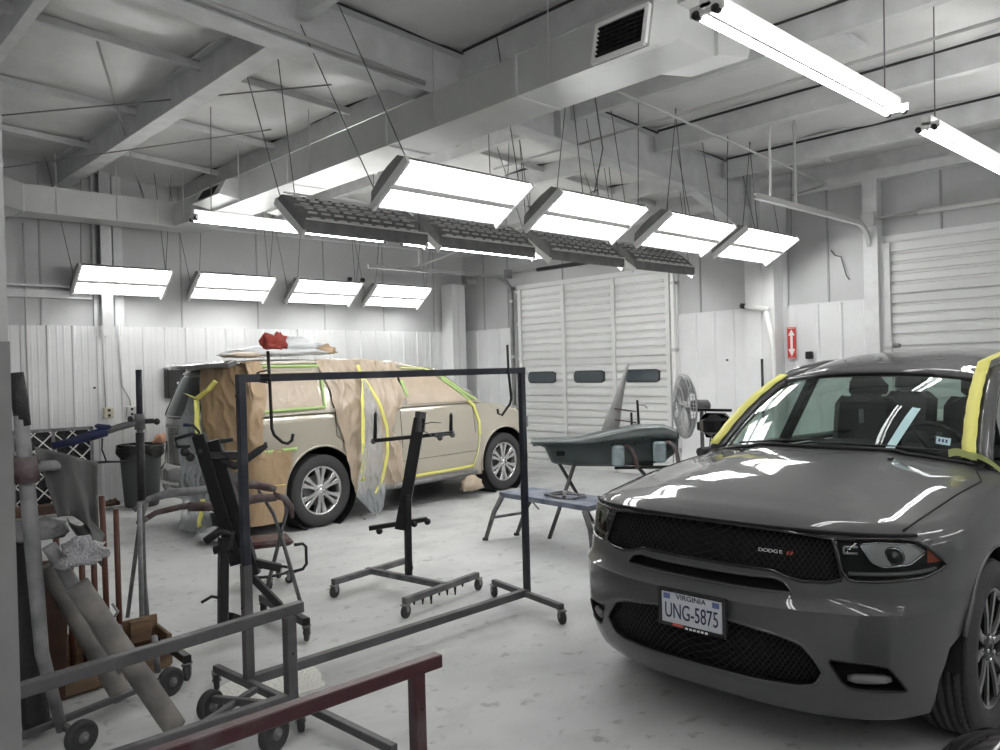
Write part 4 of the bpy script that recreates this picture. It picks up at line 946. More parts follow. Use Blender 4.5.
MB().bbox((-4.18, 0, 1.02), (.02, .55, .12), None, 0, .008).build('plate_recess', M['steeld'], tgo)
MB().bbox((-4.19, .1, 1.17), (.03, .62, .045), None, 0, .01).build('garnish', M['shadepaint'], tgo)
sp = MB(); sp.loft([[(-3.96, y, 1.875), (-4.12 + .18*abs(y)**2, y*.95, 1.83), (-4.11 + .18*abs(y)**2, y*.95, 1.795), (-3.96, y, 1.82)] for y in [lerp(-.70, .70, i/10) for i in range(11)]], 0, True, True); sp.build('spoiler', M['shadepaint'], S)
bp = MB(); bp.loft([[(-3.94 - .24*(1-abs(s_)**2.6), s_*.96, .36), (-3.98 - .27*(1-abs(s_)**2.6), s_*.97, .50), (-3.98 - .27*(1-abs(s_)**2.6), s_*.97, .66), (-3.92 - .24*(1-abs(s_)**2.6), s_*.96, .74), (-3.95, s_*.97, .74), (-3.95, s_*.97, .36)] for s_ in [lerp(-1, 1, i/16) for i in range(17)]], 0, True, True); bpo = bp.build('rear_bumper', M['shadepaint'], S)
MB().bbox((-4.255, .25, .54), (.02, .40, .035), None, 0, .008).build('reflector_strip', M['signwhite'], bpo)
MB().bbox((-3.93, .87, 1.03), (.08, .07, .38), None, 0, .025).build('tail_lamp', M['signred'], S)
# seams on the near side
XC = -3.90      # masking sheets wrap round the rear corner behind this line
def wrap(x, y, z, off):
    if x >= XC: return Vector((x, -(y + off), z))
    d = XC - x; r_ = .10; L_ = r_ * PI / 2; lean = .38 * max(0, (z - 1.20)) ** 1.25
    if d < L_: a = d / r_; return Vector((XC - (r_ + off) * math.sin(a) + lean * math.sin(a), -(y - r_ + (r_ + off) * math.cos(a)), z))
    yy = y - r_ - (d - L_); return Vector((-4.175 + .20 * min(1, abs(yy) / .88) ** 2.6 - off + lean, -yy, z))
def sidepath(pts, off=.004):
    out = []
    for x, z in pts:
        y = (interp(z, sub.Wf) if z < 1.24 else sid(x, (z-1.27)/(sroof(x)-.035-1.27) if z > 1.27 else 0, -1).y * -1); out.append(wrap(x, y, z, off))
    return out
for pts in ([(-2.9, 1.24), (-2.9, 1.0), (-2.72, .85), (-2.62, .7)], [(-1.92, 1.24), (-1.92, .8), (-1.93, .38)], [(-.62, 1.22), (-.60, .9), (-.66, .38)]):
    MB().tube(sidepath(pts, .0), .005, 5).build('door_gap', M['gap'], S)
MB().tube(sidepath([(-2.55, .62), (-1.9, .62), (-.6, .62)], .002), .012, 6).build('side_moulding', M['gold'], S)
MB().tube(sidepath([(-2.6, .32), (-.6, .33)], .02), .035, 8).build('running_board', M['steeld'], S)
MB().bbox((.74, 0, .85), (.08, 1.2, .35), None, 0, .03).build('front_grille', M['chrome'], S)
for s_ in (-1, 1): MB().bbox((.62, s_*.74, .92), (.14, .3, .22), (0, 0, -s_*.3), 0, .04).build('headlight', M['lampgrey'], S)
MB().bbox((.76, 0, .52), (.10, 1.4, .28), None, 0, .05).build('front_bumper', M['gold'], S)
MB().tube([(-.5, .80, 1.26), (-.5, .6, 1.29), (-.46, 0, 1.32), (-.5, -.6, 1.29), (-.5, -.80, 1.26)], .02, 6).build('cowl_trim', M['plasticblack'], S)
# ---- masking: paper, film and tape sheets lying on the body
def sheet(pts_rows, off, amp, m, name, fr=6.0, seed=0, parent=S, nx=60, ny=70, thick=.002):
    """pts_rows: rows of (x_left, x_right, z) from top to bottom, draped on the near side; amp = crumple depth"""
    zs = [r[2] for r in pts_rows]
    def fn(u, v):
        k = v * (len(pts_rows) - 1); i = min(int(k), len(pts_rows) - 2); f = k - i
        xl, xr_, z = [lerp(a, b, f) for a, b in zip(pts_rows[i], pts_rows[i+1])]; x = lerp(xl, xr_, u)
        zr = sroof(x) - .035
        if z > zr: 
            e = z - zr; y = .74 - e * 1.4; z = zr + .03 + e * .15
        elif z > 1.27: y = -sid(x, (z-1.27)/(zr-1.27), -1).y
        else: y = interp(max(z, .35), sub.Wf)
        a = noise.noise((x*fr*1.3 + seed + z*1.6, z*fr*.4, seed)) + .4*noise.noise((x*fr*2.8 - z*3, z*fr*1.2, seed+5)); a = max(.9 - abs(a)*2.2, 0)**1.5
        edge = min(1, 6*min(u, 1-u) + .15)
        return wrap(x + .015*noise.noise((z*9, seed, 1)), y, z + .012*noise.noise((x*8, seed, 3)), off + amp*a*edge)
    o = MB().grid(fn, nx, ny).build(name, m, parent); return o
def ribbon(pts, w_, off, m, name='masking_tape', parent=S):
    """tape along (x, z) points on the near side"""
    P = sidepath(pts, off); mb = MB(); A, B = [], []
    for i, p in enumerate(P):
        d = (P[min(i+1, len(P)-1)] - P[max(i-1, 0)]).normalized(); sd = d.cross(Vector((0, -1, 0))).normalized()
        A.append(p + sd*w_/2); B.append(p - sd*w_/2)
    n = len(P); mb.add(A + B, [(i, i+1, n+i+1, n+i) for i in range(n-1)], 0, True)
    o = mb.build(name, m, parent); md = o.modifiers.new('t', 'SOLIDIFY'); md.thickness = .002; return o
def dense(pts, k=6):
    out = []
    for (a, b), (c_, d_) in zip(pts, pts[1:]): out += [(lerp(a, c_, i/k), lerp(b, d_, i/k)) for i in range(k)]
    return out + [pts[-1]]
sheet([(-4.56, -3.72, 1.90), (-4.66, -3.70, 1.78), (-4.64, -3.74, 1.5), (-4.60, -3.84, 1.25), (-4.56, -3.86, 1.05), (-4.45, -3.84, .84)], .02, .03, M['paper'], 'masking_paper', 5, 1)
sheet([(-3.98, -3.50, .92), (-4.02, -3.53, .75), (-4.1, -3.60, .5), (-4.15, -3.63, .14)], .012, .012, M['paper'], 'masking_paper', 4, 2)
sheet([(-4.60, -4.0, .90), (-4.58, -4.0, .7), (-4.5, -4.0, .45), (-4.4, -4.05, .18)], .012, .03, M['paper'], 'masking_paper', 5, 3)
sheet([(-4.76, -4.58, 1.50), (-4.95, -4.55, 1.25), (-5.02, -4.5, 1.0), (-5.0, -4.5, .7), (-4.95, -4.45, .35), (-5.05, -4.42, .05)], .06, .05, M['film'], 'plastic_film', 8, 4)
pane_mesh(-3.95, -3.06, .08, .84, -1, .012, 14, 6, .05, 0).build('window_paper', M['paper2'], S)
pane_mesh(-1.80, -.66, .06, .90, -1, .012, 16, 6, 0, -.58).build('window_paper', M['paper2'], S)
sheet([(-3.0, -1.72, 1.90), (-2.98, -1.78, 1.80), (-2.92, -1.85, 1.6), (-2.92, -1.80, 1.38), (-2.90, -2.0, 1.2), (-2.84, -2.1, 1.0), (-2.8, -1.96, .8), (-2.76, -1.95, .62), (-2.72, -1.92, .45), (-2.66, -2.0, .30)], .02, .05, M['paper2'], 'masking_paper', 4.5, 7, nx=90, ny=90)
sheet([(-2.50, -2.44, 1.62), (-2.56, -2.38, 1.4), (-2.6, -2.34, 1.1), (-2.66, -2.34, .8), (-2.70, -2.34, .5), (-2.74, -2.3, .3), (-2.56, -2.34, .12), (-2.46, -2.40, .03)], .12, .03, M['film'], 'plastic_film', 9, 8)
ribbon(dense([(-2.46, 1.80), (-2.46, 1.60)]), .05, .10, M['yellow'])
ribbon(dense([(-2.47, 1.62), (-2.58, 1.38), (-2.63, .95), (-2.65, .46)]), .055, .125, M['yellow'])
ribbon(dense([(-2.46, 1.62), (-2.36, 1.4), (-2.26, 1.05), (-2.28, .75), (-2.36, .45), (-2.46, .26)]), .045, .13, M['yellow'])
ribbon(dense([(-4.58, 1.46), (-4.55, 1.2), (-4.52, .95)]), .06, .10, M['yellow'])
ribbon(dense([(-4.80, 1.53), (-4.56, 1.48), (-4.38, 1.56), (-4.25, 1.66)]), .06, .10, M['yellow'])
ribbon(dense([(-4.5, .42), (-4.5, .12)]), .06, .10, M['yellow'])
ribbon(dense([(-3.99, .90), (-3.45, .905)]), .035, .02, M['green'])
ribbon(dense([(-4.05, .55), (-3.62, .54)]), .008, .03, M['yellow'])
for a in ([(-4.0, 1.32), (-3.04, 1.33)], [(-3.04, 1.33), (-2.98, 1.68)], [(-3.86, 1.70), (-2.98, 1.70)], [(-3.86, 1.80), (-2.9, 1.80)], [(-3.95, 1.35), (-3.84, 1.70)]): ribbon(dense(a, 8), .03, .018, M['green'])
for a in ([(-1.15, 1.70), (-.95, 1.58), (-.72, 1.40), (-.55, 1.30)], [(-1.05, 1.60), (-.85, 1.45), (-.68, 1.30)]): ribbon(dense(a), .03, .02, M['green'])
ribbon(dense([(-1.80, 1.60), (-1.78, 1.40)]), .05, .03, M['green'])
ribbon(dense([(-1.72, 1.76), (-1.3, 1.74), (-1.1, 1.70)]), .02, .02, M['palegreen'])
ribbon(dense([(-.72, 1.32), (-.60, 1.22), (-.52, 1.0), (-.53, .82)]), .045, .012, M['yellow'])
ribbon(dense([(-.53, .82), (-.57, .6), (-.66, .42)]), .02, .012, M['palegreen'])
ribbon(dense([(-1.95, .405), (-1.3, .41), (-.66, .42)]), .035, .03, M['yellow'])
# heap of clear film on the roof, brown paper wad, paper bag by the front wheel
def heap(c, sx, sy, sz, seed, amp=.25, n=18):
    mb = MB(); b = MB(); b.ball((0, 0, 0), 1, n); 
    vs = []
    for v in b.v:
        k = 1 + amp * (noise.noise((v.x*2.5+seed, v.y*2.5, v.z*2.5)) + .5*noise.noise((v.x*6, v.y*6+seed, v.z*6))); vs.append(Vector(c) + Vector((v.x*sx*k, v.y*sy*k, max(v.z, -.3)*sz*k)))
    mb.v = vs; mb.f = b.f; mb.mi = b.mi; mb.sm = b.sm; return mb
def wpos(x, y, z):      # champagne car coordinates to the room
    a = math.radians(5.5); return Vector((-2.55 + math.cos(a)*x - math.sin(a)*y, -2.63 + math.sin(a)*x + math.cos(a)*y, z))
tag(heap(wpos(-3.15, -.25, 1.955), .62, .42, .075, 3, .4).build('plastic_sheet', M['filmsolid']), 'crumpled clear plastic sheeting heaped on the roof of the champagne car', 'plastic sheet')
tag(heap(wpos(-2.98, -.30, 2.03), .3, .25, .11, 9, .4).build('plastic_sheet', M['filmsolid']), 'tall lump of milky plastic film on the car roof beside the brown wad', 'plastic sheet')
tag(heap(wpos(-2.55, -.35, 1.975), .13, .10, .075, 5, .6).build('paper_wad', M['paper']), 'crumpled brown paper wad on the roof of the champagne car', 'paper')
tag(heap(wpos(-3.75, -.5, 1.92), .22, .2, .045, 11, .4).build('masking_paper_heap', M['paper2']), 'tan paper bunched over the rear roof corner of the champagne car', 'paper')
tag(heap(wpos(-.78, -1.06, .155), .15, .12, .14, 15, .5).build('paper_wad', M['paper2']), 'crumpled tan paper and tape hanging by the front wheel onto the floor', 'paper')
tag(heap(wpos(-4.2, -.75, .07), .26, .18, .075, 21, .5).build('plastic_film_roll', M['filmsolid']), 'bunched clear film lying on the floor below the rear bumper of the champagne car', 'plastic sheet')
tag(heap(wpos(-.28, -.1, 1.345), .30, .42, .12, 27, .7).build('plastic_sheet', M['filmsolid']), 'shiny crumpled film lying on the bonnet of the champagne car', 'plastic sheet')
# ================================================================== racks, stands, stools
def caster(parent, x, y, ztop, r=.05, rot=0.0, m=None):
    """small swivel caster under (x, y): fork, wheel"""
    c = Vector((x, y, r)); d = Vector((math.cos(rot), math.sin(rot), 0)); s_ = Vector((-d.y, d.x, 0))
    f = MB(); f.bbox((x, y, ztop - .008), (.06, .05, .012), (0, 0, rot), 0, .003)
    for q in (-1, 1): f.bar(Vector((x, y, ztop-.01)) + s_*q*.020, c + s_*q*.020, .004, .028, up=d)
    f.disc((x, y, ztop - .02), .02, .02, (0, 0, 1), 12); o = f.build('caster_fork', M['steeld'] if m is None else m, parent, True)
    MB().lathe([(.006, -.017), (r*.55, -.015), (r*.6, -.013), (r-.006, -.014), (r, -.009), (r, .009), (r-.006, .014), (r*.6, .013), (r*.55, .015), (.006, .017)], c, s_, 20).build('caster_wheel', M['rubber'], o, True)
    MB().disc(c, .007, .05, s_, 8).build('axle', M['steeld'], o, True)
def knob(parent, p, m=None, r=.012): MB().ball(p, r, 8).build('bolt', m or M['steeld'], parent, True)
# goalpost rack
R = thing('parts_hanging_rack', (-7.27, -7.78, 0), 'tall black square-tube frame rack on casters, standing in front of the masked car', 'rack')
L0, R0 = Vector((-8.33, -7.81, 0)), Vector((-6.21, -7.75, 0))
for p, n_ in ((L0, 0), (R0, 1)):
    MB().bar(p + Vector((0, 0, .085)), p + Vector((0, 0, 1.71)), .042, .042, up=(0, 1, 0)).build('post', M['navy'], R, True)
MB().bar(L0 + Vector((-.02, 0, 1.69)), R0 + Vector((.02, 0, 1.69)), .042, .042).build('top_rail', M['navy'], R, True)
MB().bar(L0 + Vector((0, 0, .10)), L0 + Vector((0, 0, .72)), .048, .048, up=(0, 1, 0)).build('post_sleeve', M['railgrey'], R, True)
MB().bar(L0 + Vector((.02, 0, .12)), R0 + Vector((0, 0, .12)), .05, .05).build('bottom_rail', M['railgrey'], R, True)
for (a, b) in (((-8.37, -7.50), (-8.31, -8.30)), ((-6.17, -7.36), (-6.30, -8.16))):
    MB().bar((*a, .115), (*b, .115), .04, .04).build('foot_bar', M['railgrey'], R, True)
    for q in (a, b): caster(R, q[0], q[1], .10, .048, 1.2)
for p in (L0, R0):
    for z in (1.60, .9, .5): knob(R, p + Vector((-.028, -.0, z)), M['navy'], .007)
def hook(name, pts, label, r=.009):
    o = MB().tube(pts, r, 8).build(name, M['black']); return tag(o, label, 'hook')
h1 = hook('long_hook', [(-8.19, -7.845, 1.83), (-8.185, -7.845, 1.68), (-8.18, -7.845, 1.42), (-8.17, -7.85, 1.385), (-8.13, -7.86, 1.345), (-8.10, -7.86, 1.335), (-8.08, -7.87, 1.35), (-8.07, -7.87, 1.385)], 'long thin black J hook hanging at the left end of the tall frame rack')
hook('long_hook', [(-6.375, -7.785, 1.87), (-6.37, -7.785, 1.68), (-6.35, -7.785, 1.50), (-6.36, -7.78, 1.46), (-6.42, -7.76, 1.385), (-6.445, -7.75, 1.40), (-6.45, -7.75, 1.43)], 'long thin black J hook hanging at the right end of the tall frame rack')
w1 = MB()
for k in range(3): w1.tube([(-8.20 + .03*math.cos(a), -7.81 + .045*math.sin(a), 1.66 + .02*k + .006*a) for a in [i*PI/6 for i in range(13)]], .004, 5)
tag(w1.build('tie_wire', M['black']), 'black tie wire wound round the left end of the top rail of the tall rack', 'wire')
tag(heap((-8.155, -7.845, 1.862), .058, .05, .062, 31, .8, 24).build('red_rag', M['red']), 'crumpled red rag stuck on top of the left long hook', 'rag')
# white powder on the floor beside the rack foot
sp_ = MB(); 
def spill(u, v):
    a = 2*PI*u; r_ = (.26 + .10*noise.noise((math.cos(a)*2, math.sin(a)*2, 4))) * v; return (-8.13 + r_*math.cos(a)*1.1, -7.66 + r_*math.sin(a)*1.0, .003 + .014*(1-v)*(.6+noise.noise((math.cos(a)*v*6, math.sin(a)*v*6, 1))))
sp_.grid(spill, 40, 10); tag(sp_.build('powder_spill', mat('white_powder', (.86, .85, .80), .8, bump=.8, bscale=60)), 'patch of white powder spilled on the floor at the left foot of the tall rack', 'spill', kind='stuff')
# ------------------------------------------------------------------ middle panel stand
def Wd(*a): return Vector(a)
T2 = thing('panel_stand', (-6.5, -6.8, 0), 'black rolling panel stand with tilted beam and two upright prongs, middle of the floor', 'stand')
a0, a1, b0, b1 = (-6.99, -6.45), (-6.19, -6.32), (-6.93, -7.27), (-6.13, -7.13)
MB().bar((*a0, .12), (*a1, .12), .045, .045).build('foot_bar', M['dustgrey'], T2, True)
MB().bar((*b0, .12), (*b1, .12), .045, .045).build('foot_bar', M['dustgrey'], T2, True)
MB().bar((-6.62, -6.36, .125), (-6.50, -7.20, .125), .045, .045).build('spine_bar', M['dustgrey'], T2, True)
for q in (a0, a1, b0, b1): caster(T2, q[0]+.01, q[1], .10, .048, .3)
for k in range(7):    # hardened paint drips under the near foot bar
    t = .12 + .11*k; p = Vector((lerp(b0[0], b1[0], t), lerp(b0[1], b1[1], t), .10)); MB().tube([p, p + Vector((.0, 0, -.03 - .02*(k % 3)))], .008, 6, rs=[.012, .005]).build('drip', M['black'], T2, True)
MB().bar((-6.54, -6.80, .10), (-6.50, -6.76, .75), .045, .045, up=(0, 1, 0)).build('post', M['black'], T2, True)
bm0, bm1 = Wd(-6.53, -6.70, .48), Wd(-6.39, -6.80, 1.34)
MB().bar(bm0, bm1, .09, .05, up=(.69, .73, 0)).build('tilt_beam', M['black'], T2, True)
MB().bbox(bm1 + Wd(.0, .0, -.03), (.07, .06, .16), (0, .15, 0), 0, .004).build('beam_head', M['railgrey'], T2, True)
c1 = MB().bar((-6.67, -6.57, 1.175), (-6.18, -6.94, 1.215), .04, .03).build('cross_bar', M['black'], T2, True)
MB().tube([(-6.30, -6.86, 1.20), (-6.17, -6.95, 1.215)], .018, 8).build('clamp_rod', M['dustgrey'], c1, True)
for p, q in (((-6.66, -6.575, 1.17), (-6.65, -6.58, 1.40)), ((-6.19, -6.93, 1.21), (-6.18, -6.93, 1.37))):
    MB().tube([p, Vector(p).lerp(Vector(q), .9), q], .014, 8, rs=[.015, .014, .004]).build('prong', M['black'], T2, True)
for p in ((-6.67, -6.57, 1.17), (-6.26, -6.88, 1.18), (-6.18, -6.94, 1.20)): knob(T2, p, M['dustgrey'], .025)
c2 = MB().bar((-6.72, -6.55, .50), (-6.36, -6.82, .55), .045, .035).build('cross_bar', M['black'], T2, True)
for p in ((-6.66, -6.60, .475), (-6.36, -6.82, .53), (-6.45, -6.77, .52)): knob(T2, p, M['black'], .028)
for k, (a, b) in enumerate((((-6.43, -6.80, 1.28), (-6.28, -6.93, 1.30)), ((-6.42, -6.79, 1.24), (-6.33, -6.87, 1.20)))): MB().tube([a, Vector(a).lerp(Vector(b), .6) + Wd(0, 0, .015), b], .005, 6).build('wire_end', M['dustgrey'], T2, True)
MB().tube([(-6.60, -6.50, .60), (-6.72, -6.42, .58), (-6.68, -6.44, .55)], .006, 6).build('hook_end', M['steeld'], T2, True)
# ------------------------------------------------------------------ left panel stand
T1 = thing('panel_stand', (-8.03, -6.81, 0), 'black rolling panel stand leaning left, behind the left post of the tall rack', 'stand')
MB().bar((-8.40, -6.56, .12), (-8.43, -7.26, .12), .045, .045).build('foot_bar', M['black'], T1, True)
MB().bar((-7.56, -6.43, .12), (-7.63, -7.17, .12), .05, .05).build('foot_bar', M['black'], T1, True)
MB().bar((-8.41, -6.90, .12), (-7.59, -6.78, .12), .04, .04).build('spine_bar', M['black'], T1, True)
for q in ((-8.43, -7.25), (-8.40, -6.55), (-7.565, -6.46), (-7.63, -7.17)): caster(T1, q[0], q[1], .10, .048, .9, M['railgrey'])
MB().bar((-8.03, -6.83, .10), (-8.01, -6.83, .68), .055, .055, up=(0, 1, 0)).build('post', M['black'], T1, True)
MB().bar((-7.97, -6.80, .16), (-7.90, -6.78, .12), .07, .05).build('gusset', M['black'], T1, True)
for a, b in (((-8.12, -6.76, 1.34), (-7.93, -6.85, .50)), ((-8.04, -6.80, 1.30), (-7.84, -6.89, .42))):
    MB().bar(a, b, .08, .06, up=(.69, .73, 0)).build('tilt_beam', M['black'], T1, True)
MB().bar((-7.90, -6.87, .47), (-7.70, -6.96, .20), .045, .04, up=(.69, .73, 0)).build('brace', M['black'], T1, True)
MB().bar((-8.0, -6.83, .56), (-7.68, -6.94, .44), .05, .04, up=(.69, .73, 0)).build('lower_arm', M['black'], T1, True)
MB().bbox((-7.98, -6.83, 1.20), (.20, .08, .05), (0, .05, -.4), 0, .008).build('head_block', M['blacktape'], T1, True)
MB().tube([(-8.02, -6.84, 1.17), (-7.94, -6.88, 1.13), (-7.87, -6.90, 1.17), (-7.80, -6.93, 1.22), (-7.76, -6.94, 1.245), (-7.755, -6.94, 1.27)], .022, 8, rs=[.022, .026, .026, .024, .018, .008]).build('padded_arm', M['blacktape'], T1, True)
MB().tube([(-8.06, -6.80, 1.27), (-8.0, -6.83, 1.29), (-7.94, -6.86, 1.30)], .014, 8).build('short_arm', M['black'], T1, True)
MB().tube([(-8.17, -6.74, 1.27), (-8.24, -6.71, 1.27), (-8.25, -6.71, 1.32), (-8.16, -6.75, 1.345), (-8.11, -6.77, 1.33)], .012, 6).build('loop_bracket', M['black'], T1, True)
MB().tube([(-8.19, -6.73, 1.40), (-8.15, -6.75, 1.40), (-8.12, -6.76, 1.36), (-8.10, -6.77, 1.28)], .009, 6).build('hook_end', M['black'], T1, True)
tag(MB().tube([(-8.205, -6.73, 1.405), (-8.17, -6.74, 1.402)], .012, 6).build('hook_tape', M['bluetape'], T1, True), 'blue tape tip')
for k, p in enumerate(((-8.20, -6.73, 1.235), (-8.17, -6.74, 1.20), (-8.12, -6.77, 1.23))): knob(T1, p, M['blacktape'], .03)
MB().tube([(-8.10, -6.77, .66), (-8.03, -6.82, .72), (-7.96, -6.85, .70), (-7.98, -6.86, .62), (-8.06, -6.80, .60)], .028, 8).build('rag_wrap', M['blacktape'], T1, True)
MB().tube([(-8.02, -6.83, .29), (-8.08, -6.79, .31), (-8.14, -6.77, .28)], .01, 6).build('latch', M['black'], T1, True)
# ------------------------------------------------------------------ padded A-frame stand behind it
A = thing('padded_trestle', (-7.8, -6.05, 0), 'steel trestle stand with maroon and grey foam wrapped arms, behind the left panel stand', 'stand')
G_ = M['dustgrey']
for f0, f1, top in (((-8.25, -5.74, 0), (-8.33, -6.38, 0), (-8.24, -6.02, .72)), ((-7.37, -6.08, 0), (-7.24, -6.40, 0), (-7.29, -6.22, .50))):
    for f in (f0, f1): MB().tube([f, Vector(f).lerp(Vector(top), .96), top], .015, 8).build('leg', G_, A, True)
    knob(A, top, G_, .024)
for pts in ([(-7.29, -6.22, .50), (-7.33, -6.19, .66), (-7.40, -6.10, .84)], [(-7.29, -6.22, .50), (-7.25, -6.25, .68), (-7.27, -6.25, .76)], [(-8.24, -6.02, .72), (-8.12, -5.82, .80)], [(-8.24, -6.02, .72), (-8.22, -6.1, .74)]):
    MB().tube(pts, .014, 8).build('neck', G_, A, True)
MB().tube([(-8.20, -5.78, .76), (-8.10, -5.80, .83), (-7.98, -5.85, .862), (-7.8, -5.93, .87), (-7.62, -6.02, .885), (-7.50, -6.08, .88)], .03, 10, rs=[.016, .022, .034, .028, .026, .028]).build('foam_arm', M['foam'], A, True)
MB().tube([(-7.56, -6.05, .885), (-7.44, -6.12, .885), (-7.36, -6.16, .86), (-7.30, -6.18, .84)], .03, 10, rs=[.03, .032, .03, .024]).build('foam_arm', M['maroonpad'], A, True)
MB().tube([(-8.26, -6.02, .70), (-8.14, -6.04, .765), (-7.98, -6.08, .79), (-7.9, -6.1, .79)], .02, 10, rs=[.018, .02, .022, .022]).build('foam_arm', M['maroonpad'], A, True)
MB().tube([(-7.93, -6.09, .785), (-7.80, -6.14, .775), (-7.6, -6.2, .79), (-7.45, -6.24, .80), (-7.34, -6.26, .79)], .034, 10, rs=[.034, .036, .036, .034, .028]).build('foam_arm', M['maroonpad'], A, True)
MB().tube([(-7.36, -6.26, .81), (-7.28, -6.27, .78), (-7.22, -6.26, .70), (-7.21, -6.25, .62)], .022, 10, rs=[.026, .026, .024, .016]).build('foam_elbow', M['maroonpad'], A, True)
# ------------------------------------------------------------------ low rolling stool
St = thing('rolling_stool', (-7.12, -5.72, 0), 'low rolling mechanic stool with dark red seat, behind the padded trestle', 'stool')
MB().bbox((-7.14, -5.72, .355), (.36, .30, .055), (0, 0, -.35), 0, .02).build('seat', M['maroon'], St, True)
for q in (-1, 1):
    c = Vector((-7.14 + q*.17, -5.72 - q*.05, 0)); MB().tube([c + Wd(-.02, -.10, .32), c + Wd(q*.05, -.11, .32), c + Wd(q*.08, -.11, .29), c + Wd(q*.08, -.11, .15), c + Wd(q*.05, -.10, .11), c + Wd(-.03, -.08, .10)], .013, 8).build('leg', M['black'], St, True)
MB().tube([(-7.14 + .19*math.cos(a), -5.68 + .17*math.sin(a), .10) for a in [2*PI*i/20 for i in range(21)]], .012, 6).build('base_ring', M['black'], St, True)
for a in (.6, 1.9, 3.4, 4.4, 5.5): caster(St, -7.14 + .19*math.cos(a), -5.68 + .17*math.sin(a), .09, .032, a)
# ------------------------------------------------------------------ taped pole stands at the left
Pz = thing('pole_stand', (-8.39, -6.50, 0), 'slim dark pole stand with long arm wrapped in blue tape pointing left', 'stand')
MB().tube([(-8.385, -6.47, .03), (-8.385, -6.47, .8), (-8.38, -6.48, 1.42)], .02, 10).build('pole', M['dustgrey'], Pz, True)
MB().tube([(-8.38, -6.48, 1.46), (-8.378, -6.48, 1.76)], .019, 10).build('upper_pole', M['navy'], Pz, True)
MB().tube([(-8.383, -6.475, .93), (-8.38, -6.475, 1.36)], .024, 10, rs=[.024, .026]).build('tape_wrap', M['blacktape'], Pz, True)
MB().tube([(-8.38, -6.48, 1.38), (-8.38, -6.48, 1.48)], .032, 10).build('clamp', M['dustgrey'], Pz, True)
MB().bar((-8.42, -6.46, 1.43), (-8.30, -6.50, 1.43), .03, .03).build('clamp_bar', M['blacktape'], Pz, True)
knob(Pz, (-8.285, -6.51, 1.425), M['black'], .022); knob(Pz, (-8.43, -6.46, 1.45), M['black'], .02)
MB().tube([(-8.40, -6.47, 1.425), (-8.50, -6.44, 1.40), (-8.58, -6.42, 1.375)], .022, 10).build('arm', M['dustgrey'], Pz, True)
MB().tube([(-8.56, -6.42, 1.378), (-8.64, -6.40, 1.36), (-8.74, -6.37, 1.33), (-8.85, -6.34, 1.305)], .025, 10, rs=[.03, .033, .026, .024]).build('arm_tape', M['bluetape'], Pz, True)
MB().bbox((-8.58, -6.42, 1.41), (.09, .06, .03), (0, .15, 0), 0, .01).build('trigger_block', M['bluetape'], Pz, True)
MB().tube([(-8.59, -6.43, 1.34), (-8.595, -6.43, 1.27), (-8.57, -6.43, 1.19)], .005, 6).build('cord', M['black'], Pz, True)
MB().tube([(-8.82, -6.37, 1.20), (-8.7, -6.40, 1.19), (-8.56, -6.43, 1.19), (-8.40, -6.46, 1.175)], .009, 6, rs=[.01, .011, .008, .004]).build('side_rod', M['black'], Pz, True)
MB().disc((-8.385, -6.46, .012), .11, .02, (0, 0, 1), 20).build('base_plate', M['black'], Pz, True)
MB().tube([(-8.41, -6.50, .04), (-8.405, -6.50, .92)], .016, 8).build('brace_tube', M['foam'], Pz, True)
Pg = thing('pole_stand', (-9.2, -7.6, 0), 'grey taped steel pole stand beside the foreground post, its top wrapped in black tape', 'stand')
MB().tube([(-9.16, -7.61, .07), (-9.23, -7.59, .45), (-9.25, -7.585, .9), (-9.27, -7.58, 1.3), (-9.283, -7.58, 1.55)], .034, 10, rs=[.024, .03, .034, .034, .03]).build('pole', M['cardgrey'], Pg, True)
MB().tube([(-9.275, -7.58, 1.50), (-9.285, -7.575, 1.62), (-9.292, -7.57, 1.745)], .028, 10, rs=[.032, .036, .028]).build('tape_wrap', M['blacktape'], Pg, True)
MB().tube([(-9.265, -7.58, 1.24), (-9.27, -7.58, 1.36)], .05, 10, rs=[.052, .056]).build('foam_collar', M['maroonpad'], Pg, True)
MB().tube([(-9.34, -7.56, 1.30), (-9.18, -7.60, 1.31), (-9.08, -7.60, 1.30)], .026, 8).build('arm', M['foam'], Pg, True)
MB().bar((-9.36, -7.62, .10), (-8.60, -7.40, .10), .03, .03).build('base_bar', M['railgrey'], Pg, True)
MB().bar((-9.14, -7.72, .09), (-9.17, -7.50, .09), .03, .03).build('base_bar', M['railgrey'], Pg, True)
def bigwheel(parent, c, ax, r=.075):
    o = MB().lathe([(.012, -.022), (r*.45, -.020), (r*.62, -.014), (r*.72, -.020), (r-.008, -.022), (r, -.014), (r, .014), (r-.008, .022), (r*.72, .020), (r*.62, .014), (r*.45, .020), (.012, .022)], c, ax, 28).build('wheel', M['rubber'], parent, True)
    MB().lathe([(.0001, -.03), (r*.3, -.028), (r*.36, -.018), (r*.36, .018), (r*.3, .028), (.0001, .03)], c, ax, 16).build('hub', M['dustgrey'], o, True)
    MB().disc(c, .01, .08, ax, 8).build('axle', M['steeld'], o, True)
bigwheel(Pg, Wd(-9.12, -7.76, .076), (-.3, 1, 0)); bigwheel(Pg, Wd(-8.58, -7.40, .076), (-.3, 1, 0))
MB().tube([(-8.60, -7.28, .10), (-8.61, -7.27, .30)], .017, 8).build('upright', M['foam'], Pg, True)
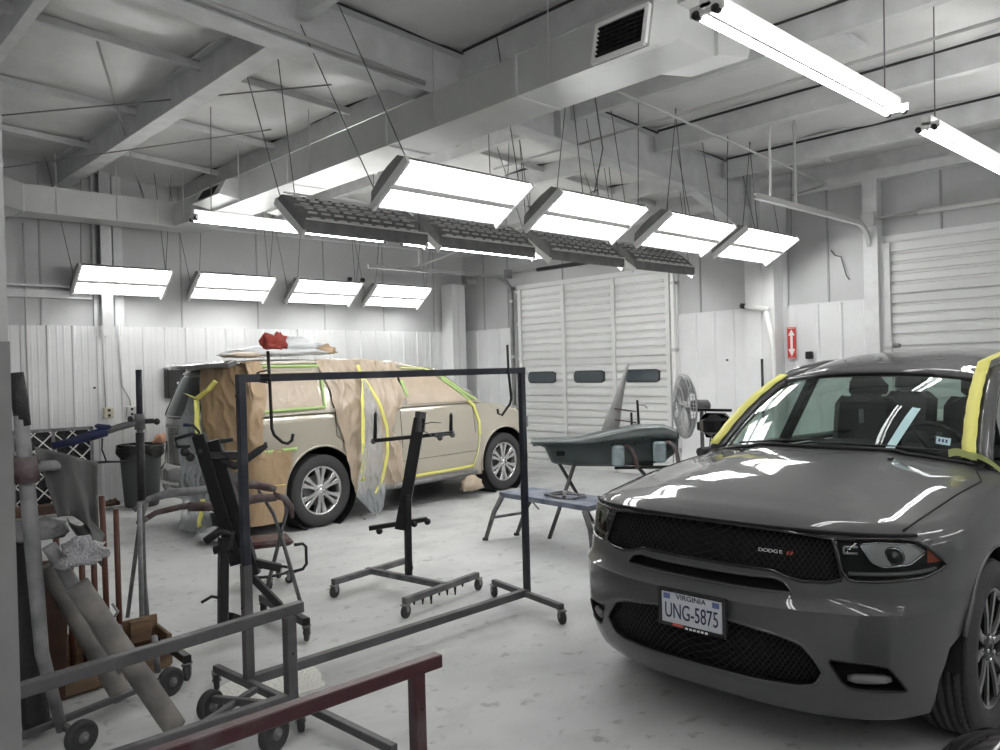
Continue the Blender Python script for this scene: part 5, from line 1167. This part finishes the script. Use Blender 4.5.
# rag hung over the arm
def rag(u, v):
    x = lerp(-9.24, -8.97, u); y = -7.62 + .05*math.sin(u*9) ; z = .06 + lerp(1.345 - .10*u, 1.0 - .08*u + .10*math.sin(u*PI), v) - (.18*v*u)
    x += v * .10 * (1 - u) ; y += .05*math.sin(u*14 + v*2)*v; return (x, y, z)
o = MB().grid(rag, 26, 20).build('draped_rag', M['cloth']); md = o.modifiers.new('t', 'SOLIDIFY'); md.thickness = .004
tag(o, 'dark grey rag hanging from the arm of the grey taped pole', 'rag')
def rag2(u, v):
    x = lerp(-9.12, -9.02, u); y = -7.63 + .03*math.sin(u*8); return (x + .07*v, y + .02*math.sin(v*6), lerp(1.06, .90 + .05*u, v) - .04*math.sin(u*PI))
o = MB().grid(rag2, 14, 10).build('draped_rag', M['cloth']); md = o.modifiers.new('t', 'SOLIDIFY'); md.thickness = .004
tag(o, 'folded tail of grey rag below the larger draped rag', 'rag')
# card tubes leaning on the pole
def cardtube(p0, p1, r, m, label, n=18, bumps=.004):
    p0, p1 = Vector(p0), Vector(p1); k = 14; P = [p0.lerp(p1, i/k) for i in range(k+1)]
    o = MB().tube(P, r, n, rs=[r + bumps*noise.noise((i*.9, r*50, 0)) for i in range(k+1)]).build('cardboard_tube', m); 
    return tag(o, label, 'tube')
cardtube((-8.76, -7.93, .05), (-9.13, -7.80, .78), .05, M['cardboard'], 'thick grey-brown card tube leaning left, nearest the camera')
cardtube((-8.81, -7.36, .05), (-9.12, -7.26, .78), .05, M['cardboard'], 'grey card tube leaning behind the nearest one, its foot by the wooden crate')
cardtube((-8.90, -7.68, .30), (-9.19, -7.60, .94), .032, M['cardgrey'], 'slimmer tube wrapped in dark and silver tape between the card tubes')
cardtube((-9.22, -7.42, .04), (-9.30, -7.40, .98), .06, M['blacktape'], 'dark wrapped bundle standing behind the grey taped pole')
tag(heap((-9.08, -7.72, .885), .10, .085, .075, 41, .6, 24).build('bubble_wrap_bundle', M['bubble']), 'silver bubble wrap bundle around the top of the leaning card tube', 'bubble wrap')
tag(heap((-9.2, -7.47, .98), .12, .08, .07, 45, .5, 18).build('rag_bundle', M['foam']), 'grey crumpled wrapping stuffed behind the grey taped pole', 'rag')
o = MB().tube([(-8.98, -7.79, .66), (-8.96, -7.80, .62), (-8.99, -7.80, .58), (-8.95, -7.80, .55), (-8.94, -7.80, .50)], .007, 6).build('wire_scrap', M['steeld']); tag(o, 'curl of loose wire on the front of the leaning card tubes', 'wire')
# wooden crate with poles
K = thing('wooden_crate', (-8.8, -6.7, 0), 'low wooden crate on the floor holding red-brown poles, at far left', 'crate')
q0, q1, q2, q3 = (-9.40, -7.08), (-8.42, -6.98), (-8.40, -6.72), (-9.30, -6.75)
for a, b, z0, z1 in ((q0, q1, .02, .17), (q1, q2, .02, .20), (q2, q3, .02, .26), (q3, q0, .02, .2)):
    MB().bar((*a, (z0+z1)/2), (*b, (z0+z1)/2), .025, z1-z0).build('side_board', M['wood'], K, True)
MB().add([(*q0, .03), (*q1, .03), (*q2, .03), (*q3, .03), (*q0, .01), (*q1, .01), (*q2, .01), (*q3, .01)], [(0,1,2,3), (7,6,5,4), (0,4,5,1), (1,5,6,2), (2,6,7,3), (3,7,4,0)]).build('base_board', M['wood'], K, True)
MB().bbox((-8.52, -6.79, .20), (.12, .03, .13), None, 0, .003).build('end_block', M['wood'], K, True)
desc = ['rightmost', 'tallest, left of the rightmost', 'third from the right, shorter', 'fourth from the right, partly behind bubble wrap', 'behind the draped rag', 'leftmost, behind the card tubes']
for k, (x, y, z) in enumerate(((-8.655, -6.85, .955), (-8.73, -6.85, 1.04), (-8.785, -6.86, .93), (-8.85, -6.86, .80), (-8.91, -6.87, .79), (-8.975, -6.86, .92))):
    o = MB().tube([(x + .012*(k % 2), y, .035), (x, y, z)], .016, 10).build('wooden_pole', M['redpole']); tag(o, 'upright red-brown pole in the wooden crate, ' + desc[k], 'pole', 'upright poles in the wooden crate')
tag(MB().bbox((-9.42, -7.25, .42), (.03, .30, .80), (0, .06, 0), 0, .004).build('stained_board', M['wooddark']), 'dark stained board standing upright beside the foreground post', 'board')
tag(MB().bbox((-9.16, -7.08, .40), (.34, .03, .74), (0, .05, 0), 0, .004).build('stained_board', M['wooddark']), 'broad dark stained board leaning behind the card tubes', 'board')
tag(MB().bbox((-7.62, -.55, .10), (1.1, .14, .12), None, 0, .01).build('dark_beam', M['wooddark']), 'dark red beam lying on the floor below the lattice panels', 'beam')
# ------------------------------------------------------------------ foreground low cart (grey) and maroon sawhorse
Gc = thing('low_frame_cart', (-9.0, -8.3, 0), 'low grey steel frame cart with wheels across the lower left foreground', 'cart')
y = -8.43
MB().bar((-9.95, y-.16, .62), (-8.335, y+.05, .62), .045, .05).build('top_rail', M['railgrey'], Gc, True)
MB().bar((-9.95, y, .235), (-8.40, y, .235), .045, .045).build('lower_rail', M['railgrey'], Gc, True)
for x in (-8.425, -9.85): MB().bar((x, y, .215), (x, y, .60), .05, .05, up=(0, 1, 0)).build('leg', M['railgrey'], Gc, True)
MB().bar((-8.40, -8.02, .15), (-8.93, -8.32, .15), .03, .03).build('axle_arm', M['railgrey'], Gc, True)
MB().bar((-8.50, y, .22), (-8.55, -7.84, .10), .035, .035).build('side_rail', M['railgrey'], Gc, True)
MB().bar((-8.93, -8.32, .15), (-8.93, y, .22), .03, .03).build('bracket', M['railgrey'], Gc, True)
bigwheel(Gc, Wd(-8.56, -7.86, .075), (-.35, 1, 0)); bigwheel(Gc, Wd(-8.50, -8.40, .086), (-.35, 1, 0), .085); bigwheel(Gc, Wd(-9.8, -8.40, .076), (-.35, 1, 0))
MB().bar((-8.50, -8.43, .14), (-8.50, -8.43, .22), .03, .05, up=(0, 1, 0)).build('wheel_bracket', M['railgrey'], Gc, True)
MB().bar((-8.25, -8.08, .08), (-8.17, -8.86, .05), .04, .04).build('outrigger', M['railgrey'], Gc, True)
knob(Gc, (-8.424, -8.457, .44), M['black'], .007)
Mr = thing('steel_sawhorse', (-8.9, -9.35, 0), 'dark red painted steel sawhorse in the near foreground', 'sawhorse')
MB().bar((-9.95, -9.36, .60), (-8.30, -9.35, .60), .05, .05).build('top_rail', M['maroon'], Mr, True)
for x in (-8.405, -9.85): MB().bar((x, -9.35, .0), (x, -9.35, .575), .05, .05, up=(0, 1, 0)).build('leg', M['maroon'], Mr, True)
MB().bar((-9.85, -9.35, .15), (-8.405, -9.35, .15), .04, .04).build('stretcher', M['maroon'], Mr, True)
for x in (-8.405, -9.85): MB().bar((x, -9.6, .02), (x, -9.1, .02), .05, .04).build('foot', M['maroon'], Mr, True)
knob(Mr, (-8.40, -9.377, .45), M['black'], .007)
# ------------------------------------------------------------------ bumper on crossed-leg stand
X = thing('crossed_leg_stand', (-3.9, -6.15, 0), 'folding crossed-leg stand with foam padded arms, carrying the dark bumper cover', 'stand')
for a, b in (((-4.42, -6.29, 0), (-3.84, -6.16, .72)), ((-3.50, -6.10, 0), (-4.02, -5.99, .82)), ((-3.55, -7.05, 0), (-3.05, -7.10, .64)), ((-2.75, -6.75, 0), (-3.45, -6.68, .64))):
    MB().bar(a, b, .035, .028).build('leg', M['black'], X, True)
MB().bar((-3.84, -6.18, .70), (-3.30, -6.76, .66), .03, .03).build('top_rail', M['black'], X, True)
MB().bar((-3.62, -6.50, .64), (-3.02, -7.14, .64), .03, .03).build('top_rail', M['black'], X, True)
MB().tube([(-3.93, -6.22, .34), (-3.25, -6.9, .34)], .012, 8).build('pivot_rod', M['black'], X, True)
for c in (Wd(-3.62, -6.55, .77), Wd(-3.32, -6.86, .80)):
    dv = Vector((.65, -.73, 0)); MB().bbox(c, (.13, .09, .22), (0, 0, -.84), 0, .02).build('foam_pad', M['padblue'], X, True)
    MB().tube([c + dv*.05 + Wd(0, 0, .09), c + dv*.10 + Wd(0, 0, .10), c + dv*.15 + Wd(0, 0, .06), c + dv*.18 + Wd(0, 0, -.02), c + dv*.20 + Wd(0, 0, -.14)], .022, 10).build('curved_arm', M['maroonpad'], X, True)
tb = [((-3.30, -6.50, .64), (-3.27, -6.47, 1.20)), ((-3.24, -6.56, .64), (-3.20, -6.50, 1.33))]
for a, b in tb: MB().bar(a, b, .022, .022, up=(0, 1, 0)).build('upright_rod', M['black'], X, True)
for z in (1.11, 1.23): MB().bar((-3.42, -6.36, z + .02), (-3.25, -6.52, z - .02), .014, .014).build('red_crossbar', M['maroon'], X, True)
MB().tube([(-3.20, -6.50, 1.28), (-3.15, -6.56, 1.27), (-3.13, -6.58, 1.24)], .006, 6).build('hook_end', M['steeld'], X, True)
MB().bar((-3.50, -6.40, .66), (-3.15, -6.62, .66), .03, .03).build('top_rail', M['black'], X, True)
# bumper cover: long curved shell
E0, E1 = Vector((-4.16, -5.82, 0)), Vector((-3.12, -6.96, 0)); ed = (E1 - E0).normalized(); en = Vector((ed.y, -ed.x, 0)); en = en if en.dot(Vector((-1, -1, 0))) > 0 else -en
def bshell(u, v):
    zt = interp(u, [(0, .955), (.22, .965), (.34, .975), (.5, 1.03), (.72, 1.085), (.9, 1.08), (1, 1.02)]); zb_ = interp(u, [(0, .90), (.09, .86), (.14, .69), (.3, .66), (.6, .65), (.9, .68), (1, .80)])
    yc = .10 * math.sin(PI * u)                      # bows towards the viewer
    zl = max(interp(u, [(0, .91), (.22, .91), (.36, .90), (.55, .93), (.8, .955), (1, .93)]), zb_ + .01)
    sec = [(-.04 + yc*.6, zb_), (-.02 + yc, lerp(zb_, zl, .4)), (-.01 + yc, lerp(zb_, zl, .8)), (-.01 + yc, zl), (.055 + yc, zl), (.06 + yc, zl + .012), (.045 + yc, lerp(zl, zt, .6)), (.0 + yc, zt - .008), (-.10, zt), (-.28, zt - .02), (-.42, zt - .06), (-.46, zt - .12)]
    k = v * (len(sec) - 1); i = min(int(k), len(sec) - 2); f = k - i; a = lerp(sec[i][0], sec[i+1][0], f); z = lerp(sec[i][1], sec[i+1][1], f)
    if .40 < v < .52: z += .012 * math.sin(u * 20)*0
    p = E0.lerp(E1, u) + en * a; return (p.x, p.y, z)
o = MB().grid(bshell, 44, 28).build('bumper_cover', M['primer']); md = o.modifiers.new('t', 'SOLIDIFY'); md.thickness = .006; md.offset = -1
tag(o, 'dark grey-green bumper cover with small holes lying on the crossed-leg stand', 'car bumper')
for u, v in ((.35, .30), (.48, .36), (.62, .33), (.75, .36), (.85, .3), (.55, .2), (.7, .18), (.92, .22)):
    p = Vector(bshell(u, v)) + en*.004; q = MB().disc(p, .010, .006, en, 10).build('clip_hole', M['void'], o, True)
q = MB(); p = Vector(bshell(.20, .12)) + en*.003; q.bbox(p, (.09, .012, .05), (0, 0, math.atan2(ed.y, ed.x))); q.build('square_opening', M['void'], o, True)
# upright fender panel on the stand
def fin(u, v):
    w_ = interp(v, [(0, .22), (.4, .17), (.6, .10), (.8, .05), (1, .008)]); cx = lerp(-3.50, -3.27, v); cy = lerp(-6.22, -6.44, v)
    d = Vector((.726, -.688, 0)); s_ = (u - .5) * w_; bow = .04 * (1 - (2*u-1)**2); return (cx + d.x*s_ - .4*bow, cy + d.y*s_ - .4*bow, lerp(.665, 1.72, v))
o = MB().grid(fin, 8, 24).build('fender_panel', mat('dusty_panel_grey', (.33, .33, .32), .5, bump=.2, bscale=20, var=.35, vscale=7)); md = o.modifiers.new('t', 'SOLIDIFY'); md.thickness = .008
tag(o, 'tall pointed grey fender panel standing up behind the bumper cover', 'car panel')
# folding work platform
W_ = thing('work_platform', (-4.75, -6.6, 0), 'low folding work platform with grey-blue top and splayed legs, by the crossed-leg stand', 'platform')
cn = [Vector((-4.86, -6.05, .5)), Vector((-4.44, -6.10, .5)), Vector((-4.48, -7.22, .5)), Vector((-4.95, -7.26, .5))]
mb = MB(); mb.add([c for c in cn] + [c - Wd(0, 0, .045) for c in cn], [(0,1,2,3), (7,6,5,4), (0,4,5,1), (1,5,6,2), (2,6,7,3), (3,7,4,0)]); mb.build('platform_top', M['bluestep'], W_, True)
for a, f in ((cn[0], (-4.87, -5.86, 0)), (cn[1], (-4.50, -5.93, 0)), (cn[3], (-4.94, -7.28, 0)), (cn[2], (-4.42, -7.24, 0))):
    a = a + Wd(.0, 0, -.04); s_ = 1 if f[1] > -6.5 else -1; f = Vector(f); f = f + Wd(0, s_*.02, 0); a = a + Wd(0, -s_*.04, 0); md_ = a.lerp(f, .35) + Wd(0, s_*.03, 0)
    MB().tube([a, md_, f], .022, 8, rs=[.028, .024, .02]).build('leg', M['dustgrey'], W_, True)
    MB().disc(f + Wd(0, 0, .012), .03, .024, (0, 0, 1), 10).build('foot_cap', M['rubber'], W_, True)
MB().bar((-4.86, -5.95, .24), (-4.49, -6.0, .24), .03, .025).build('leg_brace', M['dustgrey'], W_, True)
for z in (.25, .36): MB().bar((-4.93, -7.30, z), (-4.44, -7.28, z), .028, .022).build('leg_brace', M['dustgrey'], W_, True)
c = Vector((-4.68, -6.75, 0)); mb = MB()
mb.tube([c + Wd(.13*math.cos(a), .22*math.sin(a), .512 + .012*math.sin(3*a)) for a in [2*PI*i/24 for i in range(25)]], .012, 6); mb.tube([c + Wd(-.12, -.1, .518), c + Wd(.02, .02, .535), c + Wd(.12, .12, .52)], .018, 6); mb.tube([c + Wd(-.10, .14, .516), c + Wd(.0, -.02, .53), c + Wd(.10, -.16, .518)], .012, 6)
tag(mb.build('coiled_hose', M['dustgrey']), 'grey coil of hose and cable lying on the work platform', 'hose')
MB().bar((-4.90, -6.55, .455), (-4.90, -6.62, .40), .02, .012).build('latch', M['dustgrey'], W_, True)
# ------------------------------------------------------------------ pedestal fan
Fn = thing('pedestal_fan', (-2.38, -6.70, 0), 'large grey pedestal fan seen from the side, right of the windowed garage door', 'fan')
fa = Vector((-.76, .65, 0)).normalized(); fc = Vector((-2.49, -6.62, 1.23)); t1 = Vector((0, 0, 1)); t2 = fa.cross(t1)
Rf = .36
for h_, rr in ((-.06, .30), (-.03, .355), (0, .365), (.03, .35), (.07, .24), (.085, .12), (-.09, .18)):
    MB().tube([fc + fa*h_ + (t1*math.cos(a) + t2*math.sin(a))*rr for a in [2*PI*i/40 for i in range(41)]], .005, 5).build('cage_ring', M['fancage'], Fn, True)
mb = MB()
for k in range(84):
    a = 2*PI*k/56; r_ = t1*math.cos(a) + t2*math.sin(a); mb.tube([fc + fa*.09 + r_*.05, fc + fa*.075 + r_*.22, fc + fa*.03 + r_*.35, fc + r_*.366, fc - fa*.04 + r_*.34, fc - fa*.10 + r_*.15], .004, 4)
mb.build('cage_wires', M['fancage'], Fn, True)
mb = MB()
for k in range(3):
    a0_ = 2*PI*k/3
    mb.grid(lambda u, v, a0_=a0_: fc + fa*(.04*(u-.5)) + (t1*math.cos(a0_ + (u-.5)*1.1) + t2*math.sin(a0_ + (u-.5)*1.1))*lerp(.06, .31, v), 6, 6)
mb.build('blades', M['dustgrey'], Fn, True)
MB().tube([fc - fa*.08, fc - fa*.14, fc - fa*.27, fc - fa*.30], .07, 14, rs=[.05, .072, .068, .03]).build('motor', M['railgrey'], Fn, True)
pb = fc - fa*.2; MB().tube([(pb.x, pb.y, 0.05), (pb.x, pb.y, 1.17)], .022, 10).build('pole', M['railgrey'], Fn, True)
MB().disc((pb.x, pb.y, .025), .26, .05, (0, 0, 1), 28).build('base', M['railgrey'], Fn, True)
MB().bbox((pb.x, pb.y, 1.0), (.09, .09, .1), None, 0, .01).build('switch_box', M['black'], Fn, True)
MB().tube([(pb.x+.06, pb.y, 1.18), (pb.x+.10, pb.y-.06, 1.0), (pb.x+.04, pb.y-.06, .7), (pb.x+.06, pb.y, .3)], .008, 6).build('cord', M['black'], Fn, True)
# pale upright pipe leaning at the right wall
Wp = thing('pipe_stand', (-.3, -6.6, 0), 'white pipe with a bent arm and black end, standing before the right wall column', 'pipe')
MB().tube([(-.36, -6.62, .0), (-.36, -6.60, 1.9), (-.36, -6.52, 2.38)], .035, 10).build('pipe', M['white'], Wp, True)
MB().tube([(-.36, -6.56, 2.40), (-.36, -6.2, 2.47)], .035, 10).build('arm', M['white'], Wp, True)
MB().tube([(-.36, -6.22, 2.465), (-.36, -6.15, 2.48)], .037, 10).build('end_cap', M['black'], Wp, True)
MB().tube([(-.42, -6.47, .9), (-.42, -6.47, 1.75)], .018, 8).build('dark_rod', M['black'], Wp, True)
# ------------------------------------------------------------------ wall items
L_ = thing('lattice_panel', (-7.29, -.2, 0), 'dark filter panels with white diamond lattice standing against the back wall', 'panel')
MB().box((-7.80, -.24, .10), (-6.84, -.08, 1.07)).build('cabinet_body', M['binbag'], L_, True)
mb = MB()
for x in (-7.80, -7.34, -6.88): mb.box((x, -.27, .08), (x+.04, -.23, 1.09))
for z in (.08, 1.05): mb.box((-7.80, -.27, z), (-6.84, -.23, z+.04))
mb.build('frame', M['foam'], L_, True)
for x0, x1 in ((-7.76, -7.34), (-7.30, -6.88)):
    mb = MB(); s_ = .105
    for sg in (-1, 1):
        for k in range(-10, 16):
            # z = sg * x + c clipped to the panel
            c0 = k * .215
            pts = []
            for t in (0, 1):
                pass
            xa, xb = x0, x1; za, zb_ = (.12 + c0 - .6) + (0 if sg > 0 else (x1-x0)), (.12 + c0 - .6) + ((x1-x0) if sg > 0 else 0)
            def clip(xa, za, xb, zb_):
                lo, hi = .12, 1.05; P = [(xa, za), (xb, zb_)]; 
                if max(za, zb_) < lo or min(za, zb_) > hi: return None
                out = []
                for (x, z), (x2, z2) in ((P[0], P[1]), (P[1], P[0])):
                    if z < lo: f = (lo - z)/(z2 - z); x, z = x + (x2-x)*f, lo
                    if z > hi: f = (hi - z)/(z2 - z); x, z = x + (x2-x)*f, hi
                    out.append((x, z))
                return out
            r_ = clip(xa, za, xb, zb_)
            if r_ and abs(r_[0][1] - r_[1][1]) > .01: mb.bar((r_[0][0], -.262, r_[0][1]), (r_[1][0], -.262, r_[1][1]), .012, .016)
    mb.build('lattice', M['signwhite'], L_, True)
B = thing('waste_bin', (-6.36, -.62, 0), 'grey waste bin lined with a black bag against the back wall', 'bin')
MB().lathe([(.0001, .0), (.20, .0), (.215, .03), (.262, .74), (.275, .76), (.275, .80), (.255, .80), (.25, .74), (.0001, .70)], (-6.36, -.62, 0), (0, 0, 1), 32).build('body', M['bingrey'], B, True)
mb = MB(); mb.grid(lambda u, v: (-6.36 + (.283 + .012*math.sin(u*44) + .015*v)*math.cos(2*PI*u), -.62 + (.283 + .012*math.sin(u*44) + .015*v)*math.sin(2*PI*u), .83 - v*(.14 + .05*math.sin(u*25))), 88, 6)
mb.grid(lambda u, v: (-6.36 + (.285 - .05*v)*math.cos(2*PI*u), -.62 + (.285 - .05*v)*math.sin(2*PI*u), .83 - .15*v), 48, 4); mb.build('bin_bag', M['binbag'], B, True)
MB().tube([(-6.36 + .29*math.cos(a), -.62 + .29*math.sin(a), .80 + .012*math.sin(5*a)) for a in [2*PI*i/30 for i in range(31)]], .014, 6).build('bag_rim', M['binbag'], B, True)
tag(heap((-6.14, -.75, .86), .10, .08, .09, 51, .5).build('paper_scrap', mat('orange_paper', (.55, .30, .2), .7)), 'orange paper scrap sticking out of the grey waste bin', 'paper')
tag(heap((-6.72, -.55, .06), .10, .08, .06, 55, .6).build('paper_scrap', M['wooddark']), 'small brown scrap on the floor left of the waste bin', 'paper')
Wb = thing('wall_box', (-5.55, -.14, 1.42), 'black wall box with a white label, above the rear of the champagne car', 'box')
MB().bbox((-5.55, -.15, 1.625), (.54, .16, .42), None, 0, .012).build('body', M['plasticblack'], Wb, True)
MB().bbox((-5.70, -.16, 1.845), (.26, .18, .03), None, 0, .006).build('top_flap', M['cond'], Wb, True)
MB().bbox((-5.62, -.235, 1.63), (.15, .006, .035)).build('label_plate', M['signwhite'], Wb, True)
def outlet(x, label, cond, m):
    r_ = thing('outlet_box', (x, -.09, 1.25), label, 'outlet'); MB().bbox((x, -.105, 1.25), (.13, .06, .15), None, 0, .01).build('box_body', m, r_, True)
    for z in (1.285, 1.215): MB().bbox((x, -.137, z), (.035, .006, .035), None, 0, .003).build('socket', M['plasticblack'], r_, True)
    MB().tube(cond, .011, 8).build('conduit', M['cond'], r_, True)
outlet(-6.59, 'cream outlet box on the back wall with a straight conduit above it', [(-6.62, -.095, 1.32), (-6.64, -.095, 2.45)], mat('cream_box', (.55, .53, .42), .5))
outlet(-6.29, 'grey outlet box on the back wall with a kinked conduit above it', [(-6.29, -.095, 1.32), (-6.30, -.095, 1.42), (-6.40, -.095, 1.62), (-6.42, -.095, 2.45)], M['cond'])
Sg = thing('wall_sign', (-.085, -6.725, 1.75), 'narrow red wall sign with a white double-headed arrow on the right wall', 'sign')
MB().box((-.092, -6.785, 1.74), (-.085, -6.665, 2.16)).build('sign_plate', M['signred'], Sg, True)
mb = MB(); mb.box((-.096, -6.741, 1.87), (-.092, -6.709, 2.06)); mb.prism([(-6.77, 1.87), (-6.68, 1.87), (-6.725, 1.77)], -.096, -.092, 'x'); mb.prism([(-6.725, 2.13), (-6.68, 2.05), (-6.77, 2.05)], -.096, -.092, 'x'); mb.build('arrow', M['signwhite'], Sg, True)
mb = MB()
for z in (1.748, 2.145): mb.box((-.096, -6.775, z), (-.092, -6.675, z+.006))
mb.build('sign_lines', M['signwhite'], Sg, True)
tag(MB().bbox((-.11, -6.97, 1.78), (.06, .09, .10), None, 0, .01).build('switch_box', M['black']), 'small black box on the right wall below and right of the red sign', 'box')
tag(MB().tube([(-.02, -7.25, 3.12), (-.03, -7.30, 3.05), (-.03, -7.38, 3.02), (-.03, -7.41, 2.9), (-.03, -7.44, 2.78), (-.03, -7.48, 2.72)], .007, 6).build('hanging_cord', M['wire']), 'thin dark cord hanging on the upper right wall beside the right door track', 'cord')
tag(MB().bbox((-.22, -8.10, 1.86), (.05, .10, .05), (0, 0, 0), 0, .015).build('door_latch', M['steeld']), 'small grey latch handle on the windowless garage door', 'latch')
for x, y, z, l in ((-.075, -5.75, 1.75, 'tiny dark hook on the right wall panel left of the column'), (-6.75, -.08, 1.6, 'tiny dark screw head on the back wall above the blue-taped arm')):
    tag(MB().bbox((x, y, z), (.03, .03, .03), None, 0, .006).build('wall_hook', M['wire']), l, 'hook')
# glossy dark rounded part in the lower right corner
Cn = MB(); c = Vector((-7.40, -11.03, .27)); Cn.ball(c, .34, 28, 0, (.9, .75, .79)); o = Cn.build('car_mirror_shell', M['carblack'])
tag(o, 'glossy dark rounded shell at the lower right corner before the grey car wheel', 'car part')
